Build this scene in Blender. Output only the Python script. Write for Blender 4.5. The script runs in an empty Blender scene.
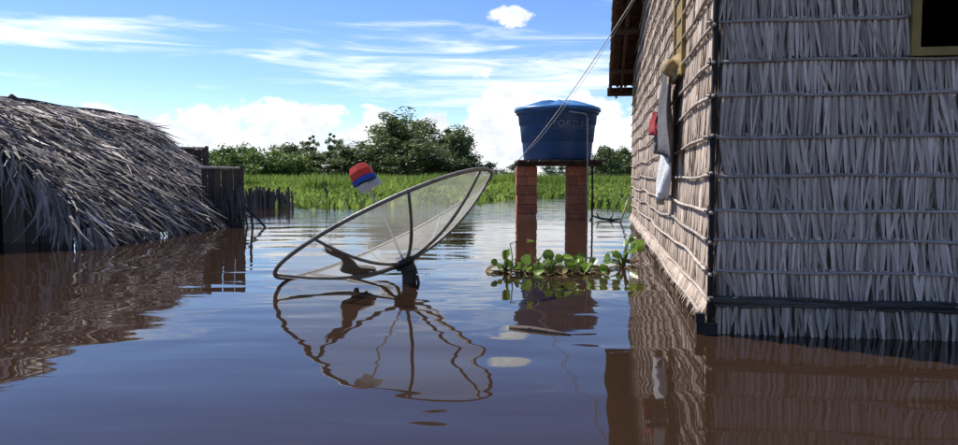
import bpy, math, random
import numpy as np
from mathutils import Vector, Matrix, Euler

R = random.Random(7)
NR = np.random.RandomState(11)
rad = math.radians
scene = bpy.context.scene
COL = scene.collection

# ------------------------------------------------------------------ camera
cam_d = bpy.data.cameras.new('camera')
cam_d.sensor_fit = 'HORIZONTAL'
cam_d.sensor_width = 36.0
cam_d.lens = 36.0 * 740.0 / 958.0
cam_d.clip_start = 0.05
cam_d.clip_end = 6000
cam = bpy.data.objects.new('camera', cam_d)
cam.location = (0, 0, 0.70)
cam.rotation_euler = (rad(90 - 3.44), 0, 0)
COL.objects.link(cam)
scene.camera = cam

# ------------------------------------------------------------------ light
SUN_DIR = Vector((-0.50, 0.36, 0.80)).normalized()          # towards the sun
sun_d = bpy.data.lights.new('sun', 'SUN')
sun_d.energy = 5.0
sun_d.angle = rad(0.55)
sun_d.color = (1.0, 0.955, 0.88)
sun = bpy.data.objects.new('sun', sun_d)
sun.rotation_euler = (-SUN_DIR).to_track_quat('-Z', 'Y').to_euler()
sun.location = (-20, 15, 30)
COL.objects.link(sun)

world = bpy.data.worlds.new('World')
scene.world = world
world.use_nodes = True
NT = world.node_tree
for n in list(NT.nodes): NT.nodes.remove(n)
def wn(t, **kw):
    n = NT.nodes.new(t)
    for k, v in kw.items(): setattr(n, k, v)
    return n
def put(sock, v):
    if isinstance(v, bpy.types.NodeSocket): NT.links.new(v, sock)
    else: sock.default_value = v
def m_(op, a, b=0.0, c=0.0, clamp=False):
    n = wn('ShaderNodeMath', operation=op, use_clamp=clamp)
    put(n.inputs[0], a); put(n.inputs[1], b); put(n.inputs[2], c)
    return n.outputs[0]
def smooth(v, lo, hi, a=0.0, b=1.0):
    n = wn('ShaderNodeMapRange', interpolation_type='SMOOTHSTEP')
    put(n.inputs[0], v); put(n.inputs[1], lo); put(n.inputs[2], hi); put(n.inputs[3], a); put(n.inputs[4], b)
    return n.outputs[0]
def comb(x, y, z=0.0):
    n = wn('ShaderNodeCombineXYZ'); put(n.inputs[0], x); put(n.inputs[1], y); put(n.inputs[2], z); return n.outputs[0]
def noise_w(vec, scale, detail=6.0, rough=0.55, dist=0.0):
    n = wn('ShaderNodeTexNoise'); put(n.inputs['Vector'], vec)
    n.inputs['Scale'].default_value = scale; n.inputs['Detail'].default_value = detail
    n.inputs['Roughness'].default_value = rough; n.inputs['Distortion'].default_value = dist
    return n.outputs[0]
def mixc(f, a, b):
    n = wn('ShaderNodeMix', data_type='RGBA'); put(n.inputs[0], f); put(n.inputs[6], a); put(n.inputs[7], b); return n.outputs[2]

sky_n = wn('ShaderNodeTexSky', sky_type='NISHITA')
sky_n.sun_disc = False
sky_n.sun_elevation = math.asin(SUN_DIR.z)
sky_n.sun_rotation = math.atan2(SUN_DIR.x, SUN_DIR.y)
sky_n.air_density = 0.85
sky_n.dust_density = 0.0
sky_n.ozone_density = 3.0
sky_n.altitude = 30
tc = wn('ShaderNodeTexCoord')
sx = wn('ShaderNodeSeparateXYZ'); NT.links.new(tc.outputs['Generated'], sx.inputs[0])
az = m_('ARCTAN2', sx.outputs[0], sx.outputs[1])
el = m_('ARCSINE', sx.outputs[2])
def gauss(a, e, wa, we, amp):
    da = m_('DIVIDE', m_('SUBTRACT', az, a), wa); de = m_('DIVIDE', m_('SUBTRACT', el, e), we)
    q = m_('ADD', m_('MULTIPLY', da, da), m_('MULTIPLY', de, de))
    return m_('MULTIPLY', m_('EXPONENT', m_('MULTIPLY', q, -1.0)), amp)
# heaped clouds in a belt above the horizon
A1 = comb(az, m_('MULTIPLY', el, 1.35), 0.37)
n1 = noise_w(A1, 17.0, 9.0, 0.56, 0.25)
low = noise_w(comb(m_('MULTIPLY', az, 3.2), 2.1, 0.0), 1.0, 2.0, 0.5)
top = m_('ADD', 0.066, m_('MULTIPLY', low, 0.080))
bias = smooth(m_('SUBTRACT', el, top), -0.06, 0.035, 0.17, -0.30)
for g in ((0.025, 0.118, 0.042, 0.050, 0.34), (-0.225, 0.090, 0.045, 0.028, 0.30), (-0.135, 0.085, 0.03, 0.025, 0.16),
          (0.045, 0.214, 0.036, 0.017, 0.56), (0.13, 0.09, 0.09, 0.04, 0.22), (-0.60, 0.10, 0.06, 0.022, 0.22), (0.02, 0.06, 0.12, 0.04, 0.12)):
    bias = m_('ADD', bias, gauss(*g))
cum = smooth(m_('ADD', n1, bias), 0.50, 0.61)
# thin streaks higher up
A2 = comb(m_('ADD', m_('MULTIPLY', az, 2.6), m_('MULTIPLY', el, 5.0)), m_('MULTIPLY', el, 26.0), 4.3)
n2 = noise_w(A2, 1.7, 7.0, 0.62, 0.6)
band = m_('MULTIPLY', smooth(el, 0.05, 0.10), smooth(el, 0.17, 0.30, 1.0, 0.25))
streak = m_('ADD', m_('ADD', gauss(0.05, 0.135, 0.24, 0.036, 0.30), gauss(-0.62, 0.165, 0.20, 0.022, 0.22)), gauss(-0.45, 0.17, 0.2, 0.02, 0.10))
cir = m_('MULTIPLY', m_('MULTIPLY', smooth(m_('ADD', n2, streak), 0.56, 0.86), band), 0.85)
n3 = noise_w(A1, 30.0, 5.0, 0.55)
ccol = mixc(smooth(m_('ADD', n3, m_('MULTIPLY', n1, 0.6)), 0.58, 0.98), (5.0, 5.35, 5.9, 1), (7.4, 7.5, 7.6, 1))
hsv = wn('ShaderNodeHueSaturation'); NT.links.new(sky_n.outputs[0], hsv.inputs['Color']); hsv.inputs['Saturation'].default_value = 1.18; hsv.inputs['Hue'].default_value = 0.512
c1 = mixc(cir, hsv.outputs[0], (7.6, 7.9, 8.2, 1))
c2 = mixc(cum, c1, ccol)
bg = wn('ShaderNodeBackground'); NT.links.new(c2, bg.inputs[0]); bg.inputs[1].default_value = 0.112
wo = wn('ShaderNodeOutputWorld'); NT.links.new(bg.outputs[0], wo.inputs[0])

scene.render.engine = 'CYCLES'
vs = scene.view_settings
vs.view_transform = 'Standard'; vs.look = 'None'; vs.exposure = 0.6; vs.gamma = 1.0; vs.use_curve_mapping = False
scene.render.resolution_x = 1024; scene.render.resolution_y = 476
scene.cycles.max_bounces = 8
scene.cycles.transparent_max_bounces = 16

# ------------------------------------------------------------------ materials
def mat(name, col, rough=0.8, var=0.25, scale=6.0, bump=0.0, bscale=40.0, stretch=(1, 1, 1), obj_rand=0.0, col2=None,
        spec=0.3, transl=0.0, coords='Object', metal=0.0, hue=0.0, stain=0.0):
    m = bpy.data.materials.new(name); m.use_nodes = True
    nt = m.node_tree; N = nt.nodes; L = nt.links
    b = N['Principled BSDF']; out = N['Material Output']
    b.inputs['Roughness'].default_value = rough
    b.inputs['Specular IOR Level'].default_value = spec
    b.inputs['Metallic'].default_value = metal
    tcn = N.new('ShaderNodeTexCoord'); mp = N.new('ShaderNodeMapping'); mp.inputs['Scale'].default_value = stretch
    L.new(tcn.outputs[coords], mp.inputs['Vector'])
    nz = N.new('ShaderNodeTexNoise'); nz.inputs['Scale'].default_value = scale; nz.inputs['Detail'].default_value = 6; nz.inputs['Roughness'].default_value = 0.6
    L.new(mp.outputs[0], nz.inputs['Vector'])
    mr = N.new('ShaderNodeMapRange'); mr.inputs[1].default_value = 0.3; mr.inputs[2].default_value = 0.7
    L.new(nz.outputs[0], mr.inputs[0])
    mx = N.new('ShaderNodeMix'); mx.data_type = 'RGBA'
    c = np.array(col)
    lo = c * (1 - var); hi = np.array(col2) if col2 else np.minimum(c * (1 + var), 0.95)
    mx.inputs[6].default_value = (*lo, 1); mx.inputs[7].default_value = (*hi, 1)
    L.new(mr.outputs[0], mx.inputs[0])
    cur = mx.outputs[2]
    # per-vertex tint of the piece, painted sun highlights on the hut included (attribute stores tint-1, so a missing one means neutral)
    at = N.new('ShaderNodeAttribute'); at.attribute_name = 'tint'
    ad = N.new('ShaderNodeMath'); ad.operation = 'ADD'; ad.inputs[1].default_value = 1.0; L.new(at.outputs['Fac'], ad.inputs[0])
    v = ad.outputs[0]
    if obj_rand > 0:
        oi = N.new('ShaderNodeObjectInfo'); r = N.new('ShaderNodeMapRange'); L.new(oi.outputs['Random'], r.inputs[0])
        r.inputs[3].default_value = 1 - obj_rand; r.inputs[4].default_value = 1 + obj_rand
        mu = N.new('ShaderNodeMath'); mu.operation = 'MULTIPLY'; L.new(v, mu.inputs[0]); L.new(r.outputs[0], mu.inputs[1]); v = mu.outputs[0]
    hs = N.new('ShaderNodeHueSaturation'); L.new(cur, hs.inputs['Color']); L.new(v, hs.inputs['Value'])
    if hue > 0:
        h = N.new('ShaderNodeMapRange'); L.new(at.outputs['Fac'], h.inputs[0]); h.inputs[1].default_value = -0.4; h.inputs[2].default_value = 0.4
        h.inputs[3].default_value = 0.5 + hue; h.inputs[4].default_value = 0.5 - hue; L.new(h.outputs[0], hs.inputs['Hue'])
    cur = hs.outputs[0]
    if stain > 0:                                     # weather stains that run across many pieces
        ge = N.new('ShaderNodeNewGeometry'); sm = N.new('ShaderNodeMapping'); sm.inputs['Scale'].default_value = (1, 1, 0.6); L.new(ge.outputs['Position'], sm.inputs['Vector'])
        sn = N.new('ShaderNodeTexNoise'); sn.inputs['Scale'].default_value = 4.5; sn.inputs['Detail'].default_value = 6; sn.inputs['Roughness'].default_value = 0.65; L.new(sm.outputs[0], sn.inputs['Vector'])
        sr = N.new('ShaderNodeMapRange'); sr.inputs[1].default_value = 0.46; sr.inputs[2].default_value = 0.68; sr.inputs[4].default_value = stain; L.new(sn.outputs[0], sr.inputs[0])
        sx_ = N.new('ShaderNodeMix'); sx_.data_type = 'RGBA'; L.new(sr.outputs[0], sx_.inputs[0]); L.new(cur, sx_.inputs[6]); sx_.inputs[7].default_value = (c[0] * .38, c[1] * .33, c[2] * .28, 1); cur = sx_.outputs[2]
    L.new(cur, b.inputs['Base Color'])
    if bump > 0:
        n2 = N.new('ShaderNodeTexNoise'); n2.inputs['Scale'].default_value = bscale; n2.inputs['Detail'].default_value = 5
        L.new(mp.outputs[0], n2.inputs['Vector'])
        bp = N.new('ShaderNodeBump'); bp.inputs['Strength'].default_value = bump; bp.inputs['Distance'].default_value = 0.02
        L.new(n2.outputs[0], bp.inputs['Height']); L.new(bp.outputs[0], b.inputs['Normal'])
    if transl > 0:
        t = N.new('ShaderNodeBsdfTranslucent'); L.new(cur, t.inputs['Color'])
        ms = N.new('ShaderNodeMixShader'); ms.inputs[0].default_value = transl
        L.new(b.outputs[0], ms.inputs[1]); L.new(t.outputs[0], ms.inputs[2]); L.new(ms.outputs[0], out.inputs['Surface'])
    return m

M = {}
M['strip'] = mat('dry_palm_strip', (0.66, 0.53, 0.425), 0.8, 0.30, 9, 0.3, 90, (1, 1, 0.25), obj_rand=0.25, stain=0.32, transl=0.08)
M['thatch'] = mat('weathered_palm_thatch', (0.235, 0.205, 0.178), 0.75, 0.38, 5, 0.2, 60, (1, 1, 1), obj_rand=0.5, transl=0.06, spec=0.3, stain=0.4)
M['matted'] = mat('matted_palm_backing', (0.20, 0.155, 0.125), 0.95, 0.4, 18, 0.5, 60, (1, 1, 0.3))
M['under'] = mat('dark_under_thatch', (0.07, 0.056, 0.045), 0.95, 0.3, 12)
M['rod'] = mat('split_palm_rod', (0.36, 0.305, 0.265), 0.7, 0.35, 10, 0.4, 60, obj_rand=0.15)
M['beam'] = mat('dark_wet_beam', (0.085, 0.070, 0.060), 0.7, 0.5, 9, 0.8, 40, (0.3, 1, 1))
M['post'] = mat('dark_post_wood', (0.028, 0.023, 0.02), 0.85, 0.35, 8, 0.5, 40, (1, 1, 0.2))
M['plank'] = mat('grey_brown_plank', (0.105, 0.078, 0.058), 0.85, 0.4, 7, 0.6, 50, (1, 1, 0.12), obj_rand=0.3)
M['stake'] = mat('weathered_stake', (0.15, 0.115, 0.09), 0.9, 0.4, 7, 0.6, 50, (1, 1, 0.2), obj_rand=0.35)
M['yellow'] = mat('ochre_painted_wood', (0.27, 0.185, 0.05), 0.55, 0.25, 10, 0.2, 60)
M['shutter'] = mat('dark_shutter', (0.23, 0.155, 0.05), 0.7, 0.3, 10, 0.3, 50, (1, 1, 0.2))
M['tile'] = mat('old_clay_tile', (0.17, 0.085, 0.055), 0.9, 0.35, 9, 0.4, 50, obj_rand=0.25)
M['rafter'] = mat('rafter_wood', (0.10, 0.06, 0.04), 0.85, 0.3, 9, 0.4, 50)
M['brick'] = mat('hollow_clay_brick', (0.52, 0.20, 0.11), 0.9, 0.40, 9, 0.5, 45, obj_rand=0.24, stain=0.5)
M['mortar'] = mat('mortar', (0.13, 0.10, 0.085), 0.95, 0.3, 15, 0.4, 60)
M['tank'] = mat('blue_polyethylene', (0.020, 0.080, 0.215), 0.45, 0.22, 2.2, 0.05, 20, col2=(0.034, 0.10, 0.235), spec=0.45)
M['lid'] = mat('blue_lid_plastic', (0.045, 0.15, 0.34), 0.36, 0.15, 4, 0.05, 20, spec=0.5)
M['letter'] = mat('faded_white_print', (0.17, 0.21, 0.28), 0.6, 0.45, 8)
M['pvc'] = mat('dusty_pvc_pipe', (0.36, 0.34, 0.31), 0.5, 0.2, 12)
M['metal'] = mat('grey_painted_steel', (0.20, 0.185, 0.16), 0.5, 0.35, 14, 0.2, 70, metal=0.3)
M['mast'] = mat('dark_steel_mast', (0.035, 0.035, 0.036), 0.5, 0.3, 12, metal=0.3)
M['red'] = mat('red_plastic_cap', (0.62, 0.075, 0.05), 0.45, 0.10, 6, transl=0.30)
M['blue'] = mat('blue_plastic_band', (0.03, 0.075, 0.40), 0.45, 0.12, 6, transl=0.2)
M['lnb'] = mat('grey_feed_plastic', (0.42, 0.42, 0.41), 0.5, 0.15, 8)
M['rope'] = mat('pale_rope', (0.40, 0.385, 0.36), 0.8, 0.2, 30)
M['rag'] = mat('muddy_rag', (0.19, 0.165, 0.135), 0.95, 0.4, 12, 0.6, 40, transl=0.4)
M['hat'] = mat('straw_hat', (0.30, 0.215, 0.10), 0.9, 0.35, 25, 0.4, 120)
M['darkcloth'] = mat('dark_grey_cloth', (0.11, 0.105, 0.115), 0.95, 0.25, 10, 0.3, 60)
M['whitecloth'] = mat('white_cloth', (0.62, 0.61, 0.60), 0.95, 0.15, 10, 0.3, 40)
M['redcloth'] = mat('red_cloth', (0.28, 0.04, 0.045), 0.9, 0.2, 10, 0.3, 40)
M['grass'] = mat('marsh_grass', (0.17, 0.28, 0.045), 0.6, 0.30, 0.55, col2=(0.29, 0.38, 0.075), transl=0.45, hue=0.02)
M['mat_floor'] = mat('floating_mat', (0.035, 0.05, 0.018), 0.95, 0.4, 3)
M['leafdark'] = mat('dark_tree_leaf', (0.088, 0.140, 0.04), 0.5, 0.35, 0.8, col2=(0.165, 0.21, 0.07), transl=0.30, spec=0.4, hue=0.02, obj_rand=0.2)
M['leafmid'] = mat('mid_green_leaf', (0.075, 0.14, 0.028), 0.5, 0.3, 0.8, col2=(0.14, 0.21, 0.045), transl=0.35, hue=0.02, obj_rand=0.2)
M['leaffar'] = mat('far_forest_leaf', (0.045, 0.085, 0.035), 0.7, 0.3, 0.3, transl=0.25, hue=0.02)
M['bark'] = mat('grey_bark', (0.13, 0.105, 0.085), 0.9, 0.3, 8, 0.5, 30)
M['hyleaf'] = mat('glossy_hyacinth_leaf', (0.14, 0.27, 0.03), 0.33, 0.3, 9, col2=(0.25, 0.37, 0.06), transl=0.35, spec=0.5, obj_rand=0.30)
M['hystem'] = mat('hyacinth_stalk', (0.12, 0.17, 0.045), 0.5, 0.3, 9, transl=0.2)
M['hydead'] = mat('withered_hyacinth_leaf', (0.20, 0.14, 0.07), 0.8, 0.35, 9, transl=0.2, obj_rand=0.3)
M['twig'] = mat('bleached_branch', (0.27, 0.24, 0.21), 0.9, 0.3, 12, 0.4, 40)
M['darktwig'] = mat('wet_dark_branch', (0.075, 0.06, 0.048), 0.8, 0.3, 12, 0.4, 40)

# dish wire mesh: an open weave, part of every beam goes straight through
def mesh_mat():
    m = bpy.data.materials.new('dish_wire_mesh'); m.use_nodes = True
    nt = m.node_tree; N = nt.nodes; L = nt.links
    b = N['Principled BSDF']; out = N['Material Output']
    b.inputs['Base Color'].default_value = (0.56, 0.55, 0.50, 1); b.inputs['Roughness'].default_value = 0.55
    tr = N.new('ShaderNodeBsdfTransparent'); mx = N.new('ShaderNodeMixShader')
    t = N.new('ShaderNodeTexCoord'); nz = N.new('ShaderNodeTexNoise'); nz.inputs['Scale'].default_value = 5; nz.inputs['Detail'].default_value = 5
    L.new(t.outputs['Object'], nz.inputs['Vector'])
    mr = N.new('ShaderNodeMapRange'); mr.inputs[1].default_value = 0.3; mr.inputs[2].default_value = 0.7; mr.inputs[3].default_value = 0.26; mr.inputs[4].default_value = 0.42
    L.new(nz.outputs[0], mr.inputs[0]); L.new(mr.outputs[0], mx.inputs[0])
    tl = N.new('ShaderNodeBsdfTranslucent'); tl.inputs[0].default_value = (0.56, 0.54, 0.48, 1); m2 = N.new('ShaderNodeMixShader'); m2.inputs[0].default_value = 0.35
    L.new(b.outputs[0], m2.inputs[1]); L.new(tl.outputs[0], m2.inputs[2]); L.new(tr.outputs[0], mx.inputs[1]); L.new(m2.outputs[0], mx.inputs[2]); L.new(mx.outputs[0], out.inputs['Surface'])
    return m
M['mesh'] = mesh_mat()

def water_mat():
    m = bpy.data.materials.new('muddy_flood_water'); m.use_nodes = True
    nt = m.node_tree; N = nt.nodes; L = nt.links
    b = N['Principled BSDF']
    b.inputs['Roughness'].default_value = 0.015
    b.inputs['IOR'].default_value = 1.333
    b.inputs['Specular IOR Level'].default_value = 0.5
    t = N.new('ShaderNodeTexCoord')
    def nz(scale, sxy, detail=2, rough=0.5, dist=0.0, off=(0, 0, 0), rot=0):
        mp = N.new('ShaderNodeMapping'); mp.inputs['Scale'].default_value = (sxy[0], sxy[1], 1); mp.inputs['Location'].default_value = off
        mp.inputs['Rotation'].default_value = (0, 0, rot)
        L.new(t.outputs['Object'], mp.inputs['Vector'])
        n = N.new('ShaderNodeTexNoise'); n.inputs['Scale'].default_value = scale; n.inputs['Detail'].default_value = detail
        n.inputs['Roughness'].default_value = rough; n.inputs['Distortion'].default_value = dist
        L.new(mp.outputs[0], n.inputs['Vector']); return n.outputs[0]
    def ma(op, a, bb, c=None):
        n = N.new('ShaderNodeMath'); n.operation = op
        for i, v in enumerate((a, bb)):
            if isinstance(v, bpy.types.NodeSocket): L.new(v, n.inputs[i])
            else: n.inputs[i].default_value = v
        return n.outputs[0]
    # silt colour drifting in the water
    silt = nz(0.35, (1, 1), 4, 0.5)
    mx = N.new('ShaderNodeMix'); mx.data_type = 'RGBA'; L.new(silt, mx.inputs[0])
    mx.inputs[6].default_value = (0.024, 0.0135, 0.008, 1); mx.inputs[7].default_value = (0.032, 0.018, 0.0108, 1)
    L.new(mx.outputs[2], b.inputs['Base Color'])
    swell = ma('MULTIPLY', nz(1.0, (0.8, 1.6), 1, 0.4, 0.3, rot=0.15), 0.0120)      # long lazy undulation
    rip = ma('MULTIPLY', nz(1.0, (2.2, 5.0), 1, 0.4, 0.4, (3, 1, 0), rot=-0.1), 0.0016)
    patch = nz(0.16, (0.8, 1.3), 2, 0.5, 0.0, (1.7, 0.4, 0))
    pm = N.new('ShaderNodeMapRange'); pm.interpolation_type = 'SMOOTHSTEP'; pm.inputs[1].default_value = 0.25; pm.inputs[2].default_value = 0.60; L.new(patch, pm.inputs[0])
    sy = N.new('ShaderNodeSeparateXYZ'); L.new(t.outputs['Object'], sy.inputs[0])
    far = N.new('ShaderNodeMapRange'); far.interpolation_type = 'SMOOTHSTEP'; far.inputs[1].default_value = 8.0; far.inputs[2].default_value = 15.0
    L.new(sy.outputs[1], far.inputs[0])
    breeze = ma('MULTIPLY', ma('MULTIPLY', nz(1.0, (1.3, 8.0), 2, 0.5, 0.3, (5, 2, 0), rot=0.04), ma('MULTIPLY', pm.outputs[0], far.outputs[0])), 0.0150)
    h = ma('ADD', ma('ADD', swell, rip), breeze)
    bp = N.new('ShaderNodeBump'); bp.inputs['Strength'].default_value = 1.0; bp.inputs['Distance'].default_value = 1.0
    L.new(h, bp.inputs['Height']); L.new(bp.outputs[0], b.inputs['Normal'])
    return m
M['water'] = water_mat()

# ------------------------------------------------------------------ mesh helpers
class MB:
    def __init__(s): s.v = []; s.f = []; s.t = []
    def add(s, vs, fs, tint=0.0):
        o = len(s.v); s.v.extend([tuple(p) for p in vs]); s.f.extend([tuple(i + o for i in f) for f in fs])
        if isinstance(tint, (list, tuple)): s.t.extend(tint)
        else: s.t.extend([tint] * len(vs))
    def box(s, a, b, tint=0.0, mtx=None):
        x0, y0, z0 = a; x1, y1, z1 = b
        vs = [Vector(p) for p in ((x0,y0,z0),(x1,y0,z0),(x1,y1,z0),(x0,y1,z0),(x0,y0,z1),(x1,y0,z1),(x1,y1,z1),(x0,y1,z1))]
        if mtx: vs = [mtx @ v for v in vs]
        s.add(vs, [(0,3,2,1),(4,5,6,7),(0,1,5,4),(1,2,6,5),(2,3,7,6),(3,0,4,7)], tint)
    def tube(s, pts, radii, n=6, tint=0.0, cap=True):
        pts = [Vector(p) for p in pts]
        if not isinstance(radii, (list, tuple)): radii = [radii] * len(pts)
        vs = []; fs = []
        for i, p in enumerate(pts):
            d = (pts[min(i + 1, len(pts) - 1)] - pts[max(i - 1, 0)]).normalized()
            up = Vector((0, 0, 1)) if abs(d.z) < 0.9 else Vector((0, 1, 0))
            u = d.cross(up).normalized(); w = u.cross(d).normalized()
            for k in range(n):
                a = 2 * math.pi * k / n
                vs.append(p + (u * math.cos(a) + w * math.sin(a)) * radii[i])
        for i in range(len(pts) - 1):
            for k in range(n):
                fs.append((i*n + k, (i+1)*n + k, (i+1)*n + (k+1) % n, i*n + (k+1) % n))
        if cap:
            fs.append(tuple(range(n))); fs.append(tuple(reversed(range((len(pts)-1)*n, len(pts)*n))))
        s.add(vs, fs, tint)
    def lathe(s, prof, n=32, c=(0, 0, 0), wob=None, tint=0.0):
        vs = []; fs = []
        for i, (r, z) in enumerate(prof):
            for k in range(n):
                a = 2 * math.pi * k / n
                rr, zz = (r, z) if wob is None else wob(i, r, z, a)
                vs.append((c[0] + rr * math.cos(a), c[1] + rr * math.sin(a), c[2] + zz))
        for i in range(len(prof) - 1):
            for k in range(n):
                fs.append((i*n + k, i*n + (k+1) % n, (i+1)*n + (k+1) % n, (i+1)*n + k))
        s.add(vs, fs, tint)
    def strip(s, top, down, side, nrm, length, width, fold=0.25, curl=0.0, tip=0.35, sway=0.0, tint=0.0, segs=3):
        # one folded palm leaflet hanging from 'top'
        vs = []; fs = []; tt = []
        for i in range(segs + 1):
            q = i / segs
            w = width * 0.5 * (0.75 + 0.5 * math.sin(min(q * 1.4, 1) * math.pi * 0.9)) * (1 - (1 - tip) * q ** 2.5)
            c = top + down * (length * q) + nrm * (curl * length * q * q) + side * (sway * length * q * q)
            vs += [c - side * w, c + nrm * (fold * w), c + side * w]
            tt += [tint - 0.06, tint + 0.06, tint - 0.02]
        for i in range(segs):
            a = i * 3
            fs += [(a, a+3, a+4, a+1), (a+1, a+4, a+5, a+2)]
        s.add(vs, fs, tt)
    def mesh(s, name):
        me = bpy.data.meshes.new(name); me.from_pydata(s.v, [], s.f); me.update()
        at = me.attributes.new('tint', 'FLOAT', 'POINT'); at.data.foreach_set('value', np.array(s.t, dtype=np.float32))
        return me
    def build(s, name, m, parent=None, smooth=False, fixn=False):
        me = s.mesh(name); me.materials.append(m)
        if fixn:
            import bmesh
            bm = bmesh.new(); bm.from_mesh(me); bmesh.ops.recalc_face_normals(bm, faces=bm.faces); bm.to_mesh(me); bm.free()
        if smooth: me.polygons.foreach_set('use_smooth', [True] * len(me.polygons))
        return link(name, me, parent)
def link(name, me, parent=None, mtx=None):
    o = bpy.data.objects.new(name, me); COL.objects.link(o)
    if parent: o.parent = parent
    if mtx is not None: o.matrix_basis = mtx
    return o
def tag(o, label, cat, group=None, kind=None):
    o['label'] = label; o['category'] = cat
    if group: o['group'] = group
    if kind: o['kind'] = kind
    return o
def thing(name, label, cat, loc=(0, 0, 0), rz=0.0, group=None):
    o = bpy.data.objects.new(name, None); COL.objects.link(o); o.location = loc; o.rotation_euler = (0, 0, rz); o.empty_display_size = 0.2
    return tag(o, label, cat, group)
def frame(o, x, y, z):
    return Matrix(((x.x, y.x, z.x, o.x), (x.y, y.y, z.y, o.y), (x.z, y.z, z.z, o.z), (0, 0, 0, 1)))
X, Y, Z = Vector((1, 0, 0)), Vector((0, 1, 0)), Vector((0, 0, 1))

# ------------------------------------------------------------------ water
w = MB(); w.add([(-900, -60, 0), (900, -60, 0), (900, 1800, 0), (-900, 1800, 0)], [(0, 1, 2, 3)])
o = w.build('water', M['water']); o['kind'] = 'structure'; o['label'] = 'still brown flood water mirroring sky, huts and dish'

# ------------------------------------------------------------------ floating meadow
EDGE = [(-60, 23), (-14, 21.5), (-7.5, 20.5), (-5.6, 19.2), (-3.2, 18.2), (-1.6, 19.8), (-0.6, 23.5), (0.6, 25.5), (2.2, 26), (4.2, 24.5), (7, 23.5), (16, 22), (60, 24)]
def edge_y(x):
    for (a, ya), (b, yb) in zip(EDGE, EDGE[1:]):
        if a <= x <= b: return ya + (yb - ya) * (x - a) / (b - a)
    return 24.0
EDGE = [(x, y + 1.8) for x, y in EDGE]
fl = MB(); n = 160; xs = [-60 + 120 * i / n for i in range(n + 1)]
vs = [(x, edge_y(x) + 0.5 + 0.35 * math.sin(x * 2.3) + 0.2 * math.sin(x * 5.1 + 1), 0.012) for x in xs] + [(x * 4, 260, 0.012) for x in xs]
fl.add(vs, [(i, i + 1, n + 2 + i, n + 1 + i) for i in range(n)])
o = fl.build('marsh_ground', M['mat_floor']); o['kind'] = 'structure'; o['label'] = 'dark floating plant mat under the marsh grass'

def blades(name, xs, ys, hs, ws, m, label, cat, lean=0.35):
    n = len(xs); ang = NR.uniform(0, 2 * np.pi, n); la = NR.uniform(0, 2 * np.pi, n); ll = NR.uniform(0.05, lean, n) * hs
    dx, dy = np.cos(ang), np.sin(ang); lx, ly = np.cos(la) * ll, np.sin(la) * ll
    V = np.zeros((n, 5, 3)); z0 = -0.03
    V[:, 0] = np.stack([xs - dx*ws*.5, ys - dy*ws*.5, np.full(n, z0)], 1); V[:, 1] = np.stack([xs + dx*ws*.5, ys + dy*ws*.5, np.full(n, z0)], 1)
    V[:, 2] = np.stack([xs + lx*.35 - dx*ws*.5, ys + ly*.35 - dy*ws*.5, hs*.6], 1); V[:, 3] = np.stack([xs + lx*.35 + dx*ws*.5, ys + ly*.35 + dy*ws*.5, hs*.6], 1)
    V[:, 4] = np.stack([xs + lx, ys + ly, hs], 1)
    base = (np.arange(n) * 5)[:, None]
    quads = base + np.array([[0, 1, 3, 2]]); tris = base + np.array([[2, 3, 4]])
    me = bpy.data.meshes.new(name); me.vertices.add(n * 5); me.vertices.foreach_set('co', V.reshape(-1))
    li = np.concatenate([quads.reshape(-1), tris.reshape(-1)]); me.loops.add(len(li)); me.loops.foreach_set('vertex_index', li.astype(np.int32))
    st = np.concatenate([np.arange(n) * 4, n * 4 + np.arange(n) * 3]); tot = np.concatenate([np.full(n, 4), np.full(n, 3)])
    me.polygons.add(2 * n); me.polygons.foreach_set('loop_start', st.astype(np.int32)); me.polygons.foreach_set('loop_total', tot.astype(np.int32))
    me.update(calc_edges=True); me.validate()
    t = np.repeat(NR.uniform(-0.35, 0.35, n), 5); at = me.attributes.new('tint', 'FLOAT', 'POINT'); at.data.foreach_set('value', t.astype(np.float32))
    me.materials.append(m); o = link(name, me)
    return tag(o, label, cat, kind='stuff')
# tall grass behind the edge
n = 90000
gx = NR.uniform(-13, 12, n); u = NR.rand(n) ** 1.8; ey = np.array([edge_y(x) for x in gx]) + 0.9 + 0.8 * np.sin(gx * 1.7) + 0.4 * np.sin(gx * 4.3)
gy = ey + 2.6 + u * 24
gx = gx * (0.7 + gy / 60)
gh = NR.uniform(0.55, 0.95, n) * (1 - .25 * (NR.rand(n) < .3)) * (0.85 + 0.15 * np.sin(gx * 0.9) * np.sin(gy * 0.6 + 1)) + 0.10 * (gy > 30)
blades('marsh_grass', gx, gy, gh, NR.uniform(0.022, 0.05, n), M['grass'], 'bright green tall marsh grass filling the flooded field behind the dish', 'grass')
# low creeping plants along the open water
n = 20000
px_ = NR.uniform(-10, 9, n); ey = np.array([edge_y(x) for x in px_]); py_ = ey + NR.uniform(-.3, 3.4, n) + 0.7 * np.sin(px_ * 1.7)
ph_ = NR.uniform(0.06, 0.30, n) + 0.10 * np.clip(py_ - ey, 0, 3)
for cx_, cy_, sx_, sy_ in [(NR.uniform(-7, 6), 0, NR.uniform(.3, 1.0), NR.uniform(.2, .6)) for _ in range(16)] + [(-3.6, -1.2, .7, .7), (-2.9, -.8, .8, .6)]:
    k_ = 380; xx_ = NR.normal(cx_, sx_, k_); yy_ = edge_y(cx_) + cy_ - .5 + NR.normal(0, sy_, k_)
    px_ = np.concatenate([px_, xx_]); py_ = np.concatenate([py_, yy_]); ph_ = np.concatenate([ph_, NR.uniform(.04, .26, k_)])
n = len(px_)
blades('floating_water_weed', px_, py_, ph_, NR.uniform(0.06, 0.12, n), M['grass'], 'low floating weed along the edge of the open water', 'water weed', lean=0.9)
n = 900
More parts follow.
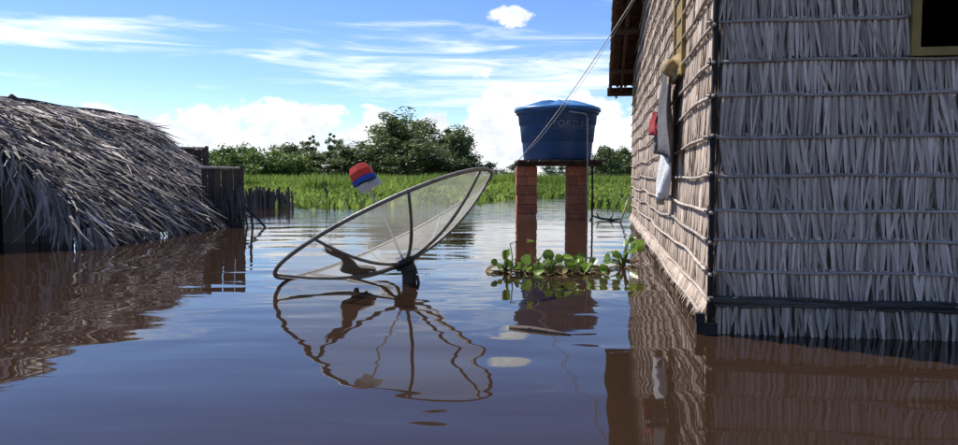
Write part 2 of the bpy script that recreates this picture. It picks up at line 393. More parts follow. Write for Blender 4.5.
blades('floating_weed_patch', NR.normal(3.55, 0.36, n), NR.normal(18.6, 0.9, n), NR.uniform(0.05, 0.24, n), NR.uniform(0.06, 0.12, n), M['grass'], 'small patch of floating weed on the water between tank stand and house', 'water weed', lean=0.9)

# ------------------------------------------------------------------ trees
def tree_mesh(h, rx, leaves, leaf, seed, stems=1, low=0.15, lobes=14, droop=0.0):
    r = random.Random(seed); rs = np.random.RandomState(seed)
    tr = MB(); centres = []
    for s in range(stems):
        bx, by = (r.uniform(-.3, .3) * rx, r.uniform(-.3, .3) * rx) if stems > 1 else (0, 0)
        tx, ty = bx + r.uniform(-.25, .25) * rx, by + r.uniform(-.25, .25) * rx
        H = h * r.uniform(0.72, 0.9)
        pts = [Vector((bx + (tx - bx) * q + 0.04 * h * math.sin(q * 5 + seed), by + (ty - by) * q, -0.3 + (H + .3) * q)) for q in (0, .25, .5, .75, 1)]
        tr.tube(pts, [0.022 * h * k for k in (1, .8, .6, .4, .15)], 6)
        nl = max(5, lobes // stems)
        for k in range(nl):
            q = r.uniform(low, 0.95); base = Vector((bx + (tx - bx) * q, by + (ty - by) * q, H * q))
            a = r.uniform(0, 2 * math.pi); reach = rx * r.uniform(0.45, 1.0) * (1.0 - 0.55 * q ** 2)
            tip = base + Vector((math.cos(a) * reach, math.sin(a) * reach, h * r.uniform(0.06, 0.22)))
            mid = (base + tip) / 2 + Vector((0, 0, -0.03 * h))
            tr.tube([base, mid, tip], [0.009 * h, 0.006 * h, 0.002 * h], 4)
            centres.append((tip, rx * r.uniform(0.18, 0.34))); centres.append((mid, rx * r.uniform(0.14, 0.26)))
        centres.append((pts[-1], rx * 0.25)); centres.append((pts[-1] + Vector((r.uniform(-.2, .2) * rx, 0, h * .08)), rx * 0.14))
    per = leaves // len(centres); V = []; T = []
    for c, cr in centres:
        d = rs.normal(0, 1, (per, 3)); d /= np.linalg.norm(d, axis=1)[:, None]
        p = np.array(c) + d * (cr * rs.rand(per) ** 0.45)[:, None] * np.array([1, 1, 0.75])
        ok = p[:, 2] > 0.05; p = p[ok]; k = len(p)
        a1 = rs.normal(0, 1, (k, 3)); a1[:, 2] = a1[:, 2] * 0.6 - droop; a1 /= np.linalg.norm(a1, axis=1)[:, None]
        a2 = np.cross(a1, rs.normal(0, 1, (k, 3))); a2 /= np.linalg.norm(a2, axis=1)[:, None]
        L = leaf * rs.uniform(0.6, 1.3, k)[:, None]; W = L * 0.42
        V.append(np.stack([p - a1 * L * .5, p + a2 * W * .5, p + a1 * L * .5, p - a2 * W * .5], 1)); T.append(np.repeat(rs.uniform(-.35, .4, k) + r.uniform(-.12, .12), 4))
    V = np.concatenate(V); T = np.concatenate(T); k = len(V)
    me = bpy.data.meshes.new('crown'); me.from_pydata(V.reshape(-1, 3).tolist(), [], (np.arange(k * 4).reshape(-1, 4)).tolist())
    at = me.attributes.new('tint', 'FLOAT', 'POINT'); at.data.foreach_set('value', T.astype(np.float32))
    tm = tr.mesh('trunk'); tm.materials.append(M['bark'])
    return tm, me
TREE = {}
def variant(key, m, *a, **k):
    tm, cm = tree_mesh(*a, **k); cm.materials.append(m); TREE[key] = (tm, cm)
variant('tallA', M['leafdark'], 5.0, 2.1, 9500, 0.21, 3, stems=3, lobes=42, low=0.04)
variant('tallB', M['leafdark'], 5.0, 2.3, 9500, 0.21, 5, stems=3, lobes=42, low=0.04)
variant('tallC', M['leafdark'], 5.0, 1.9, 8500, 0.21, 8, stems=2, lobes=36, low=0.04)
variant('thin', M['leafdark'], 5.0, 1.1, 2400, 0.22, 13, stems=2, lobes=18, low=0.3)
variant('bushA', M['leafmid'], 2.6, 2.2, 8000, 0.20, 21, stems=4, lobes=36, low=0.05)
variant('bushB', M['leafmid'], 2.6, 2.4, 8000, 0.22, 23, stems=4, lobes=36, low=0.05, droop=0.4)
variant('bushD', M['leafdark'], 2.6, 2.2, 8000, 0.20, 25, stems=4, lobes=36, low=0.05)
variant('farA', M['leaffar'], 8.0, 5.0, 2600, 0.65, 31, stems=3, lobes=24, low=0.05)
variant('farB', M['leaffar'], 8.0, 5.5, 2600, 0.65, 33, stems=3, lobes=24, low=0.05)
def plant_tree(key, px, ytop, dist, wpx, label, name='tree', group=None, cat='tree', h0=5.0, rx0=2.0, rz=None):
    # dist metres away; height from where its top stands against the horizon
    h = 0.70 + (178 - ytop) / 740 * dist; x = (px - 479) / 740 * dist; rx = wpx / 740 * dist / 2
    t = thing(name, label, cat, (x, dist, 0), R.uniform(0, 6.28) if rz is None else rz, group)
    for nm, me in zip(('trunk', 'crown'), TREE[key]):
        c = link(nm, me, t); c.scale = (rx / rx0, rx / rx0, h / h0)
    return t
G1 = 'trees of the dark thicket behind the meadow'
for a in (('tallA', 394, 114, 50, 80, 'tallest dark tree in the thicket, its knobbly top rising left of centre'),
          ('tallB', 425, 119, 51, 84, 'broad dark tree just right of the tallest one in the thicket'),
          ('tallC', 447, 124, 49, 60, 'rounded dark tree at the right shoulder of the thicket'),
          ('tallB', 458, 146, 48, 48, 'low dark tree where the thicket slopes down to its right end'),
          ('tallC', 372, 140, 48, 70, 'bushy dark tree in the thicket directly above the red dish cap'),
          ('tallA', 346, 145, 49, 74, 'dark tree in the thicket just left of the red dish cap'),
          ('thin', 333, 124, 52, 40, 'sparse thin tree poking out above the left part of the thicket'),
          ('thin', 313, 127, 53, 40, 'sparse thin tree at the far left end of the thicket'),
          ('tallC', 318, 148, 47, 70, 'low dark tree at the left end of the thicket'),
          ('tallB', 420, 138, 46, 96, 'low dense tree in front of the tallest thicket trees')):
    plant_tree(*a, group=G1)
G2 = 'light green bushes behind the reed stakes'
for a in (('bushA', 214, 148, 48, 80, 'light green bush just right of the upper plank panel'),
          ('bushB', 240, 152, 44, 80, 'feathery light green bush above the row of fence stakes'),
          ('bushA', 247, 146, 52, 70, 'highest of the light green bushes left of the thicket'),
          ('bushB', 272, 151, 46, 80, 'light green bush halfway between fence stakes and thicket'),
          ('bushD', 290, 147, 50, 76, 'darker green bush touching the left end of the thicket'),
          ('bushB', 182, 147, 55, 70, 'pale green bush peeping over the upper plank panel')):
    plant_tree(*a, name='bush', cat='bush', group=G2, h0=2.6, rx0=2.2)
G3 = 'trees between tank and house'
for a in (('bushD', 604, 149, 60, 54, 'dark tree right beside the blue tank, against the sky'),
          ('bushD', 625, 150, 62, 54, 'dark tree next to the far end of the thatched house'),
          ('bushD', 648, 150, 61, 54, 'dark tree mostly hidden behind the far end of the thatched house')):
    plant_tree(*a, group=G3, h0=2.6, rx0=2.2)
# far-off wood on the horizon, one mass
fx = MB()
tmp = []
for i in range(46):
    d = R.uniform(190, 260); px = -60 + 1080 * i / 45 + R.uniform(-10, 10); key = R.choice(('farA', 'farB'))
    tmp.append((key, (px - 479) / 740 * d, d, R.uniform(0.52, 0.72)))
allv = []; allt = []
for key, x, d, s in tmp:
    me = TREE[key][1]; co = np.zeros(len(me.vertices) * 3); me.vertices.foreach_get('co', co); co = co.reshape(-1, 3)
    a = R.uniform(0, 6.28); c, s_ = math.cos(a), math.sin(a)
    q = np.stack([(co[:, 0] * c - co[:, 1] * s_) * s * 1.5 + x, (co[:, 0] * s_ + co[:, 1] * c) * s + d, co[:, 2] * s], 1)
    t = np.zeros(len(me.vertices)); me.attributes['tint'].data.foreach_get('value', t); allv.append(q); allt.append(t)
V = np.concatenate(allv); k = len(V) // 4
me = bpy.data.meshes.new('far_forest'); me.from_pydata(V.tolist(), [], np.arange(k * 4).reshape(-1, 4).tolist())
at = me.attributes.new('tint', 'FLOAT', 'POINT'); at.data.foreach_set('value', np.concatenate(allt).astype(np.float32)); me.materials.append(M['leaffar'])
tag(link('far_forest', me), 'low dark line of distant forest on the horizon', 'forest', kind='stuff')

# ------------------------------------------------------------------ thatched house on the right
YAW = rad(9.3)
house = thing('palm_thatch_house', 'large grey palm-thatch house standing in the water on the right', 'house', (1.035, 3.3, 0), -YAW)
LEN, WID = 8.8, 3.3
PITCH = math.tan(rad(13)); EAVE = 2.17; RIDGE_Y = 4.4
def roof_z(y): return EAVE + (min(y, 2 * RIDGE_Y - y) + 0.35) * PITCH
WX0, WX1, WZ0, WZ1 = 0.80, 1.70, 1.215, 1.90      # front window opening
b = MB()
y0, y1 = 0.030, 0.065
b.box((0.03, y0, -0.2), (WX0, y1, 2.06)); b.box((WX0, y0, -0.2), (WX1, y1, WZ0)); b.box((WX0, y0, WZ1), (WX1, y1, 2.06)); b.box((WX1, y0, -0.2), (WID, y1, 2.06))
front = b.build('wall', M['matted'], house); front['label'] = 'shaded front wall of grey palm strips'
b = MB()
ys = [0.066, RIDGE_Y, LEN]
prof = [(0.066, -0.2), (LEN, -0.2), (LEN, roof_z(LEN) - .03), (RIDGE_Y, roof_z(RIDGE_Y) - .03), (0.066, roof_z(0.066) - .03)]
b.add([(0.030, y, z) for y, z in prof] + [(0.065, y, z) for y, z in prof], [(0, 1, 2, 3, 4), (9, 8, 7, 6, 5)] + [(i, i + 5, (i + 1) % 5 + 5, (i + 1) % 5) for i in range(5)])
left = b.build('wall', M['matted'], house, fixn=True); left['label'] = 'sunlit gable wall of palm strips'
b = MB(); b.box((0.066, LEN - .04, -0.2), (WID, LEN, EAVE + .05)); b.build('wall', M['under'], house)
b = MB(); b.add([(WID + .03, y, z) for y, z in prof] + [(WID - .005, y, z) for y, z in prof], [(0, 1, 2, 3, 4), (9, 8, 7, 6, 5)] + [(i, i + 5, (i + 1) % 5 + 5, (i + 1) % 5) for i in range(5)])
b.build('wall', M['under'], house, fixn=True)
# rows of strips: heights of the tying rods
ROWS = [2.02, 1.86, 1.70, 1.545, 1.384, 1.215, 1.0625, 0.879, 0.710, 0.554, 0.424, 0.285, 0.147]
BOT = -0.02
def front_clear(x, z0, z1): return not (x > WX0 - 0.008 and x < WX1 + 0.008 and z1 > WZ0 - 0.02 and z0 < WZ1 + 0.05)
# twelve shared leaflet shapes, unit length, hanging from the origin, facing -Y
VAR = []
for i in range(12):
    q = MB(); q.strip(Vector((0, 0, 0)), -Z, X, -Y, 1.0, 0.15 + 0.03 * R.random(), fold=R.uniform(.2, .6), curl=R.uniform(0.0, .05), tip=R.uniform(.6, 1.0), sway=R.uniform(-.06, .06), tint=R.uniform(-.12, .12), segs=4)
    me = q.mesh('leaf_strip'); me.materials.append(M['strip']); VAR.append(me)
st = MB(); parts = []
for ri, z in enumerate(ROWS):
    zb = ROWS[ri + 1] if ri + 1 < len(ROWS) else BOT
    ln = z - zb
    wet = -0.45 if ri == len(ROWS) - 1 else (-0.15 if ri == len(ROWS) - 2 else 0.0)
    for layer in (0, 1, 2):
        step = (0.010, 0.0125, 0.025)[layer]
        x = 0.035 + R.random() * step
        wave = R.uniform(0, 6)
        while x < WID:
            tilt = R.gauss(0.05 + 0.06 * math.sin(x * 4 + wave), 0.10) + (R.gauss(0, .22) if R.random() < .08 else 0)
            zt = z + R.uniform(0.002, 0.018) + .004 * math.sin(x * 7 + ri); L_ = ln * R.uniform(0.98, 1.12) + 0.008
            if layer == 2: L_ = ln * R.uniform(0.95, 1.06) + .006
            w_ = R.uniform(0.009, 0.015) if layer < 2 else R.uniform(0.011, 0.018)
            if z == 1.215: zt -= .016; L_ -= .012
            if front_clear(x, zt - L_ * (z < 1.3) * 0 - (L_ if z > 1.3 else 0), zt if z > 1.3 else zt - .05):
                yy = 0.026 - 0.006 * layer - R.random() * 0.004
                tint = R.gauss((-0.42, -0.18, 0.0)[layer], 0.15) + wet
                if layer == 2 and x < 1.22 and 3 <= ri: parts.append((x, yy, zt, tilt, L_, w_, wet))
                else:
                    if x < 1.6 or layer == 2:
                        dn = Vector((math.sin(tilt), 0, -math.cos(tilt))); sd = Vector((math.cos(tilt), 0, math.sin(tilt)))
                        ya = R.uniform(-.5, .5); sd2 = sd * math.cos(ya) + Y * math.sin(ya); nn = -Y * math.cos(ya) + sd * math.sin(ya)
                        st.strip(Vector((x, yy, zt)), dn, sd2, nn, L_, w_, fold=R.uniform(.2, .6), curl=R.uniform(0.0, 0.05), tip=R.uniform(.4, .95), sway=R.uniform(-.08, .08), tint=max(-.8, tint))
            x += step * R.uniform(0.6, 1.4)
R.shuffle(parts)
print('front strip parts', len(parts))
for i, (x, yy, zt, tilt, L_, w_, wet) in enumerate(parts):
    if i < 300:
        o = link('leaf_strip', VAR[R.randrange(12)], front, Matrix.Translation((x, yy, zt)) @ Euler((R.uniform(-.03, .0), -tilt, R.uniform(-.45, .45))).to_matrix().to_4x4() @ Matrix.Diagonal((w_ / 0.165, L_, L_, 1)))
    else:
        dn = Vector((math.sin(tilt), 0, -math.cos(tilt))); sd = Vector((math.cos(tilt), 0, math.sin(tilt)))
        st.strip(Vector((x, yy, zt)), dn, sd, -Y, L_, w_, fold=.4, curl=.02, tip=.5, tint=R.gauss(0, .13) + wet)
# trailing wet fringe at the waterline
x = 0.04
while x < 2.2:
    st.strip(Vector((x, R.uniform(-.02, .02), 0.13)), Vector((R.gauss(0, .12), R.uniform(-.25, .05), -1)).normalized(), X, -Y, R.uniform(.08, .17), R.uniform(.008, .02), tint=R.uniform(-.6, -.3)); x += R.uniform(.01, .03)
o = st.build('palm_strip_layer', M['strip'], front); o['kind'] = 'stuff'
# rods on the front wall, each with its ties
def wavy(a, b, n, amp, zamp, seed):
    r = random.Random(seed); ph = [r.uniform(0, 6) for _ in range(4)]
    return [Vector(a).lerp(Vector(b), i / n) + Vector((0, amp * math.sin(i * .9 + ph[0]), zamp * (math.sin(i * .6 + ph[1]) + .5 * math.sin(i * 1.7 + ph[2])))) for i in range(n + 1)]
for ri, z in enumerate(ROWS[:-1]):
    segs = [(-0.02 - R.random() * .02, WID)]
    if WZ0 - 0.005 < z and z != 1.215 and z < WZ1 + .08: segs = [(segs[0][0], WX0 - .004), (WX1 + .004, WID)]
    for a, c in segs:
        b = MB(); b.tube(wavy((a, 0.004, z), (c, 0.004, z - (.028 if z == 1.215 else 0)), max(8, int((c - a) * 12)), 0.0015, 0.0032, ri * 7), [0.0070 + 0.0012 * math.sin(i * 1.3 + ri) for i in range(max(8, int((c - a) * 12)) + 1)], 7)
        b.build('batten', M['rod'], front, smooth=True)
    b = MB()
    for k in range(2):
        b.tube([(-0.016 + .012 * k, 0.0 + .02 * math.cos(a), z + .015 * math.sin(a)) for a in [j * math.pi / 4 for j in range(9)]], 0.0028, 5)
    b.build('lashing', M['post'], front)
b = MB(); pts = wavy((-0.01, -0.004, 0.152), (WID, -0.004, 0.147), 40, 0.004, 0.003, 99); b.tube(pts, [0.015 + 0.004 * math.sin(i * .8) + .002 * math.sin(i * 2.3) for i in range(41)], 8)
b.tube(wavy((0.02, -0.006, 0.133), (WID, -0.004, 0.130), 40, 0.006, 0.004, 97), [0.009 + .003 * math.sin(i * 1.1) for i in range(41)], 7)
b.tube(wavy((0.0, -0.014, 0.168), (1.5, -0.012, 0.160), 24, 0.004, 0.004, 98), [0.006] * 25, 6)
b.build('sill_beam', M['beam'], front, smooth=True)
# front window: ochre frame round a dark opening
fr = MB(); t = 0.034
fr.box((WX0, -0.022, WZ0 - .001), (WX1, 0.075, WZ0 + t))
wf = fr.build('window_frame', M['yellow'], house); wf['label'] = 'ochre wooden frame of the open dark front window'
for nm, p0, p1 in (('jamb', (WX0, -0.020, WZ0 + t), (WX0 + t, 0.074, WZ1 - t)), ('jamb', (WX1 - t, -0.020, WZ0 + t), (WX1, 0.074, WZ1 - t)), ('head', (WX0, -0.022, WZ1 - t), (WX1, 0.075, WZ1))):
    fr = MB(); fr.box(p0, p1); fr.build(nm, M['yellow'], wf)
# corner post, dark, with stump foot
b = MB(); b.tube([(0.004, 0.004, -0.3), (0.002, 0.002, 0.7), (0.006, 0.004, 1.4), (0.004, 0.004, 2.1)], [0.013, .012, .013, .012], 8)
b.build('corner_post', M['post'], house, smooth=True)
b = MB(); b.box((-0.055, -0.02, -0.3), (0.035, 0.05, 0.05)); b.box((-0.06, -.03, 0.052), (-0.022, 0.0, 0.095)); b.build('stump', M['post'], house)

# sunlit gable wall: rows of strips along local y, facing -x
sl = MB(); NROW = [3.15, 2.99, 2.83, 2.67, 2.51, 2.35, 2.18] + ROWS
for ri, z in enumerate(NROW):
    zb = NROW[ri + 1] if ri + 1 < len(NROW) else 0.045
    ln = z - zb
    for layer in (0, 1):
        y = 0.02
        while y < LEN:
            zt = z + R.uniform(.002, .015) + 0.012 * math.sin(y * 2.1 + ri) ; L_ = ln * R.uniform(.9, 1.15)
            if zt < roof_z(y) - .04:
                flare = 0.0
                if ri == len(NROW) - 1: flare = -0.02
                tilt = R.gauss(0, .10); dn = Vector((-0.03 + flare * 3, math.sin(tilt), -math.cos(tilt))).normalized(); sd = Vector((0, math.cos(tilt), math.sin(tilt)))
                ya = R.uniform(-.5, .5); sd2 = (sd * math.cos(ya) + X * math.sin(ya))
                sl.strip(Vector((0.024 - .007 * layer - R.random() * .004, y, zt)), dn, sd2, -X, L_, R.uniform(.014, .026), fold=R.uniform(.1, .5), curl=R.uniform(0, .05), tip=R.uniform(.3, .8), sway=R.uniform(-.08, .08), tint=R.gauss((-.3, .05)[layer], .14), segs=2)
            y += (0.018, 0.022)[layer] * R.uniform(.6, 1.4) * (1 + y * .12)
# pale skirt of strips along the foot of the gable wall
y = 0.05
while y < LEN:
    sl.strip(Vector((0.004, y, .15)), Vector((-.45, R.gauss(0, .15), -1)).normalized(), Y, -X, R.uniform(.07, .13), R.uniform(.012, .022), tint=R.gauss(.12, .12), segs=2); y += R.uniform(.012, .03) * (1 + y * .1)
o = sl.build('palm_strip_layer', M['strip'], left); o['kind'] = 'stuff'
for ri, z in enumerate(NROW):
    if z > 2.75: ya, yb = RIDGE_Y - (roof_z(RIDGE_Y) - z) / PITCH + .3, RIDGE_Y + (roof_z(RIDGE_Y) - z) / PITCH - .3
    elif z > 2.06: ya, yb = max(0, (z - EAVE) / PITCH), LEN - max(0.0, (z - EAVE) / PITCH - .4)
    else: ya, yb = -0.025 - R.random() * .02, LEN + .03
    if yb - ya < .5: continue
    n = max(10, int((yb - ya) * 6)); r2 = random.Random(ri)
    p1 = r2.uniform(0, 6)
    pts = [Vector((-0.004 + .003 * math.sin(i * 1.1 + p1), ya + (yb - ya) * i / n, z + .012 * math.sin((ya + (yb - ya) * i / n) * 2.1 + ri) - 0.006 * math.sin(i * .7 + p1))) for i in range(n + 1)]
    b = MB(); b.tube(pts, 0.0085, 6); b.build('batten', M['rod'], left, smooth=True)
b = MB(); b.tube([(-0.03, y, .075 + .012 * math.sin(y * 3)) for y in [0.1 + .2 * i for i in range(44)]], .009, 6); b.build('batten', M['rod'], left, smooth=True)
# gable windows: closed shutters in ochre frames
for (ya, yb, za, zb) in ((1.22, 1.75, 1.33, 2.10), (7.55, 8.05, 1.70, 2.30)):
    b = MB(); f = .045
    b.box((-0.012, ya + f, za), (0.035, yb - f, za + f))
    wf = b.build('window_frame', M['yellow'], house)
    for nm, p0, p1 in (('jamb', (-0.014, ya, za), (0.035, ya + f, zb)), ('jamb', (-0.014, yb - f, za), (0.035, yb, zb)), ('head', (-0.012, ya + f, zb - f), (0.035, yb - f, zb))):
        b = MB(); b.box(p0, p1); b.build(nm, M['yellow'], wf)
    b = MB(); b.box((0.0, ya + f, za + f), (0.03, (ya + yb) / 2 - .003, zb - f)); b.build('shutter', M['shutter'], wf)
    b = MB(); b.box((0.0, (ya + yb) / 2 + .003, za + f), (0.03, yb - f, zb - f)); b.build('shutter', M['shutter'], wf)
# roof: slab, tiles showing under the verge, rafters
OX = -0.36; Y0, Y1 = -0.42, LEN + .32
b = MB(); rp = [(Y0, roof_z(Y0)), (RIDGE_Y, roof_z(RIDGE_Y)), (Y1, roof_z(Y1))]
x0, x1 = 0.02, WID + .35
vs = [(x, y, z + dz) for x in (x0, x1) for dz in (0.012, .05) for y, z in rp]
b.add(vs, [(0, 1, 7, 6), (1, 2, 8, 7), (3, 9, 10, 4), (4, 10, 11, 5), (0, 3, 4, 1), (1, 4, 5, 2), (6, 7, 10, 9), (7, 8, 11, 10), (0, 6, 9, 3), (2, 5, 11, 8)])
roof = b.build('roof', M['tile'], house, fixn=True); roof['label'] = 'low pitched clay tile roof with overhanging verge'
tm = MB()                                             # one barrel tile, axis along +y, underside hollow
L_, W_ = 0.40, 0.17; seg = 5; vs = []; fs = []
for j, yy in enumerate((0, L_)):
    for k in range(seg + 1):
        a = math.pi * k / seg; rr = W_ / 2 * (1 - .12 * j)
        vs.append((rr * math.cos(a), yy, .045 * math.sin(a)))
    for k in range(seg + 1):
        a = math.pi * k / seg; rr = (W_ / 2 - .012) * (1 - .12 * j)
        vs.append((rr * math.cos(a), yy, .045 * math.sin(a) - .011))
n = seg + 1
for k in range(seg): fs += [(k, k + 1, 2 * n + k + 1, 2 * n + k), (n + k, 3 * n + k, 3 * n + k + 1, n + k + 1), (k, n + k, n + k + 1, k + 1), (2 * n + k, 2 * n + k + 1, 3 * n + k + 1, 3 * n + k)]
fs += [(0, 2 * n, 3 * n, n), (n - 1, 2 * n - 1, 4 * n - 1, 3 * n - 1)]
tm.add(vs, fs); tmesh = tm.mesh('tile'); tmesh.materials.append(M['tile'])
y = Y1; ang = math.atan(PITCH)
while y > RIDGE_Y + .1:
    for k in range(3):
        xx = OX + .075 + k * .125
        o = link('tile', tmesh, roof, Matrix.Translation((xx, y, roof_z(y) + .018 + .004 * (k % 2))) @ Euler((ang + .06, 0, math.pi + R.gauss(0, .015))).to_matrix().to_4x4())
        # upside-down pan tile between
    y -= 0.31
b = MB()                                              # boards carrying the verge tiles
d = Vector((0, 1, -PITCH)).normalized()
for y in [RIDGE_Y + .2 + .31 * i for i in range(16)]:
    if y < Y1: b = MB(); b.box((OX + .01, y - .02, roof_z(y) - .015), (0.02, y + .02, roof_z(y) + .012)); b.build('lath', M['rafter'], roof)
for xx in (OX + .02, OX + .19):
    b = MB(); q0, q1 = RIDGE_Y, Y1 - .02
    b.add([(xx - .022, q0, roof_z(q0) - .02), (xx + .022, q0, roof_z(q0) - .02), (xx + .022, q1, roof_z(q1) - .02), (xx - .022, q1, roof_z(q1) - .02),
           (xx - .022, q0, roof_z(q0) - .11), (xx + .022, q0, roof_z(q0) - .11), (xx + .022, q1, roof_z(q1) - .11), (xx - .022, q1, roof_z(q1) - .11)],
          [(0, 1, 2, 3), (7, 6, 5, 4), (0, 4, 5, 1), (1, 5, 6, 2), (2, 6, 7, 3), (3, 7, 4, 0)])
    b.build('rafter', M['rafter'], roof, fixn=True)
b = MB(); b.box((OX - .03, Y1 - .05, roof_z(Y1) - .13), (0.3, Y1 - .015, roof_z(Y1) + .01)); b.box((OX + .10, Y1 - .1, roof_z(Y1) - .17), (OX + .13, Y1 - .06, roof_z(Y1) - .13)); b.build('fascia_board', M['rafter'], roof)
for xx in (OX - .015,):
    b = MB(); q0, q1 = Y0, RIDGE_Y
    b.box((OX, Y0, roof_z(Y0) - .03), (OX + .02, Y0 + .05, roof_z(Y0) + .03))
for yy in (5.2, 6.6, 8.0):                            # purlins sticking out of the gable
    b = MB(); b.box((OX + .03, yy - .03, roof_z(yy) - .17), (0.029, yy + .03, roof_z(yy) - .112)); b.build('purlin', M['rafter'], roof)
b = MB(); p0 = [(OX, RIDGE_Y, roof_z(RIDGE_Y) + .012), (OX, Y0, roof_z(Y0) + .012), (0.018, Y0, roof_z(Y0) + .012), (0.018, RIDGE_Y, roof_z(RIDGE_Y) + .012)]
b.add(p0 + [(x, y, z + .04) for x, y, z in p0], [(0, 1, 2, 3), (7, 6, 5, 4), (0, 4, 5, 1), (1, 5, 6, 2), (2, 6, 7, 3), (3, 7, 4, 0)]); b.build('verge', M['tile'], roof, fixn=True)

# --- laundry on the gable wall (world placement through the house frame)
HM = Matrix.Translation((1.035, 3.3, 0)) @ Matrix.Rotation(-YAW, 4, 'Z')
def cloth(name, m, label, ya, yb, z0, z1, off, seed, cat='cloth', narrow=0.0, depth=.03):
    depth *= 1.5
    r = random.Random(seed); b = MB(); nu, nv = 22, 14; vs = []; fs = []; p = r.uniform(0, 6)
    for s in (0, 1):
        for j in range(nv + 1):
            q = j / nv
            for i in range(nu + 1):
                u = i / nu; yc = (ya + yb) / 2; hw = (yb - ya) / 2 * (1 - narrow * (1 - q))
                xx = -off - depth * (0.5 + .32 * math.sin(u * 13 + p + 2 * q) + .18 * math.sin(u * 29 + p * 2 - 3 * q)) * (.35 + q * .8) - s * .006 - .02 * math.sin(math.pi * u)
                vs.append(HM @ Vector((xx, yc + hw * (2 * u - 1) * (1 + .10 * math.sin(q * 7 + p)) + .03 * math.sin(q * 4 + p), z1 + (z0 - z1) * q * (1 + .10 * math.sin(u * 5 + p) + .03 * math.sin(u * 17)) + .04 * math.sin(u * 3.1) * (1 - q))))
    K = (nu + 1) * (nv + 1)
    for j in range(nv):
        for i in range(nu):
            a = j * (nu + 1) + i; fs.append((a, a + 1, a + nu + 2, a + nu + 1)); fs.append((K + a, K + a + nu + 1, K + a + nu + 2, K + a + 1))
    rim = [i for i in range(nu + 1)] + [(j + 1) * (nu + 1) + nu for j in range(nv)] + [nv * (nu + 1) + i for i in range(nu - 1, -1, -1)] + [j * (nu + 1) for j in range(nv - 1, 0, -1)]
    for a, c in zip(rim, rim[1:] + rim[:1]): fs.append((a, K + a, K + c, c))
    b.add(vs, fs); o = b.build(name, m, smooth=True, fixn=True); return tag(o, label, cat)
cloth('hanging_cloth', M['darkcloth'], 'dark grey cloth hanging below the straw hat on the gable wall', 1.22, 2.10, .86, 1.40, .035, 3, narrow=.35, depth=.05)
cloth('hanging_towel', M['whitecloth'], 'white towel hanging lowest on the gable wall, under the dark cloth', 1.55, 2.0, .56, .95, .03, 5, cat='towel', depth=.04)
cloth('red_rag', M['redcloth'], 'small red rag tucked beside the dark cloth on the gable wall', 1.80, 2.02, 1.00, 1.13, .085, 8, depth=.04, narrow=.5)
b = MB()
def hw(i, r, z, a): return r * (1 + .06 * math.sin(3 * a + i)), z + .012 * math.sin(2 * a) * (1 if i < 3 else 0)
b.lathe([(.15, 0), (.12, .012), (.085, .02), (.08, .06), (.065, .10), (.02, .115), (.001, .115)], 20, wob=hw)
b.lathe([(.15, -.006), (.12, .006), (.083, .012), (.002, .02)], 20, wob=hw)
hat = b.build('straw_hat', M['hat'], smooth=True); tag(hat, 'worn straw hat hanging on the gable wall beside the near shutter', 'hat')
hat.matrix_basis = HM @ Matrix.Translation((-0.035, 1.40, 1.38)) @ Euler((rad(20), rad(-72), 0)).to_matrix().to_4x4() @ Matrix.Scale(.68, 4)

# ------------------------------------------------------------------ water tank on brick piers
TX, TY = 1.40, 13.3
stand = thing('tank_stand', 'brick pier stand with plank deck carrying the blue water tank', 'tank stand', (TX, TY, 0))
bm_ = MB(); bm_.box((-.5, -.5, -.5), (.5, .5, .5)); bmesh_ = bm_.mesh('brick'); bmesh_.materials.append(M['brick'])
brick_me = bmesh_
for cx in (-0.555, 0.35):
    pm = MB(); pm.box((cx - .17, -.17, -.6), (cx + .17, .17, .915)); pier = pm.build('pier', M['mortar'], stand)
    z = -0.10; k = 0
    while z < 0.86:
        h = 0.155
        for s in (-1, 1):
            if k % 2 == 0: ctr, dim = (cx + s * .0915, 0, z + h / 2), (.177, .366, h)
            else: ctr, dim = (cx, s * .0915, z + h / 2), (.366, .177, h)
            link('brick', brick_me, pier, Matrix.Translation(Vector(ctr) + Vector((R.uniform(-.006, .006), R.uniform(-.006, .006), 0))) @ Matrix.Rotation(R.uniform(-.02, .02), 4, 'Z') @ Matrix.Diagonal((*dim, 1)))
        z += h + .014; k += 1
b = MB(); b.box((-.76, -.42, .917), (.74, -.33, .975)); b.build('beam', M['plank'], stand)
b = MB(); b.box((-.75, .33, .917), (.76, .42, .975)); b.build('beam', M['plank'], stand)
for i in range(8):
    x = -.74 + i * .188
    b = MB(); b.box((x, -.66 + R.uniform(-.03, .03), .977), (x + .17, .66 + R.uniform(-.03, .03), 1.012 + R.uniform(-.004, .006))); b.build('plank', M['plank'], stand)
b = MB(); b.tube([(.585, -.30, -.6), (.59, -.31, .4), (.585, -.30, .96)], .017, 7); b.build('prop_pole', M['post'], stand)

tank = thing('water_tank', 'round blue plastic water tank with pleated lid on brick piers', 'water tank', (TX, TY, 1.02))
b = MB(); b.lathe([(.001, 0), (.585, 0), (.60, .02), (.625, .30), (.632, .315), (.640, .32), (.668, .60), (.674, .615), (.683, .62), (.70, .78), (.715, .80), (.735, .805), (.74, .86), (.715, .865), (.70, .86)], 64)
b.build('body', M['tank'], tank, smooth=True)
def lw(i, r, z, a): return r, z + (.034 * math.sin(7 * a) * (r / .76) * (1 - r / .80) * 4 if r < .75 else 0)
b = MB(); b.lathe([(.735, .845), (.765, .85), (.768, .895), (.75, .915), (.70, .925), (.56, .955), (.38, 1.00), (.18, 1.035), (.05, 1.045), (.001, 1.045)], 64, wob=lw)
b.build('lid', M['lid'], tank, smooth=True)
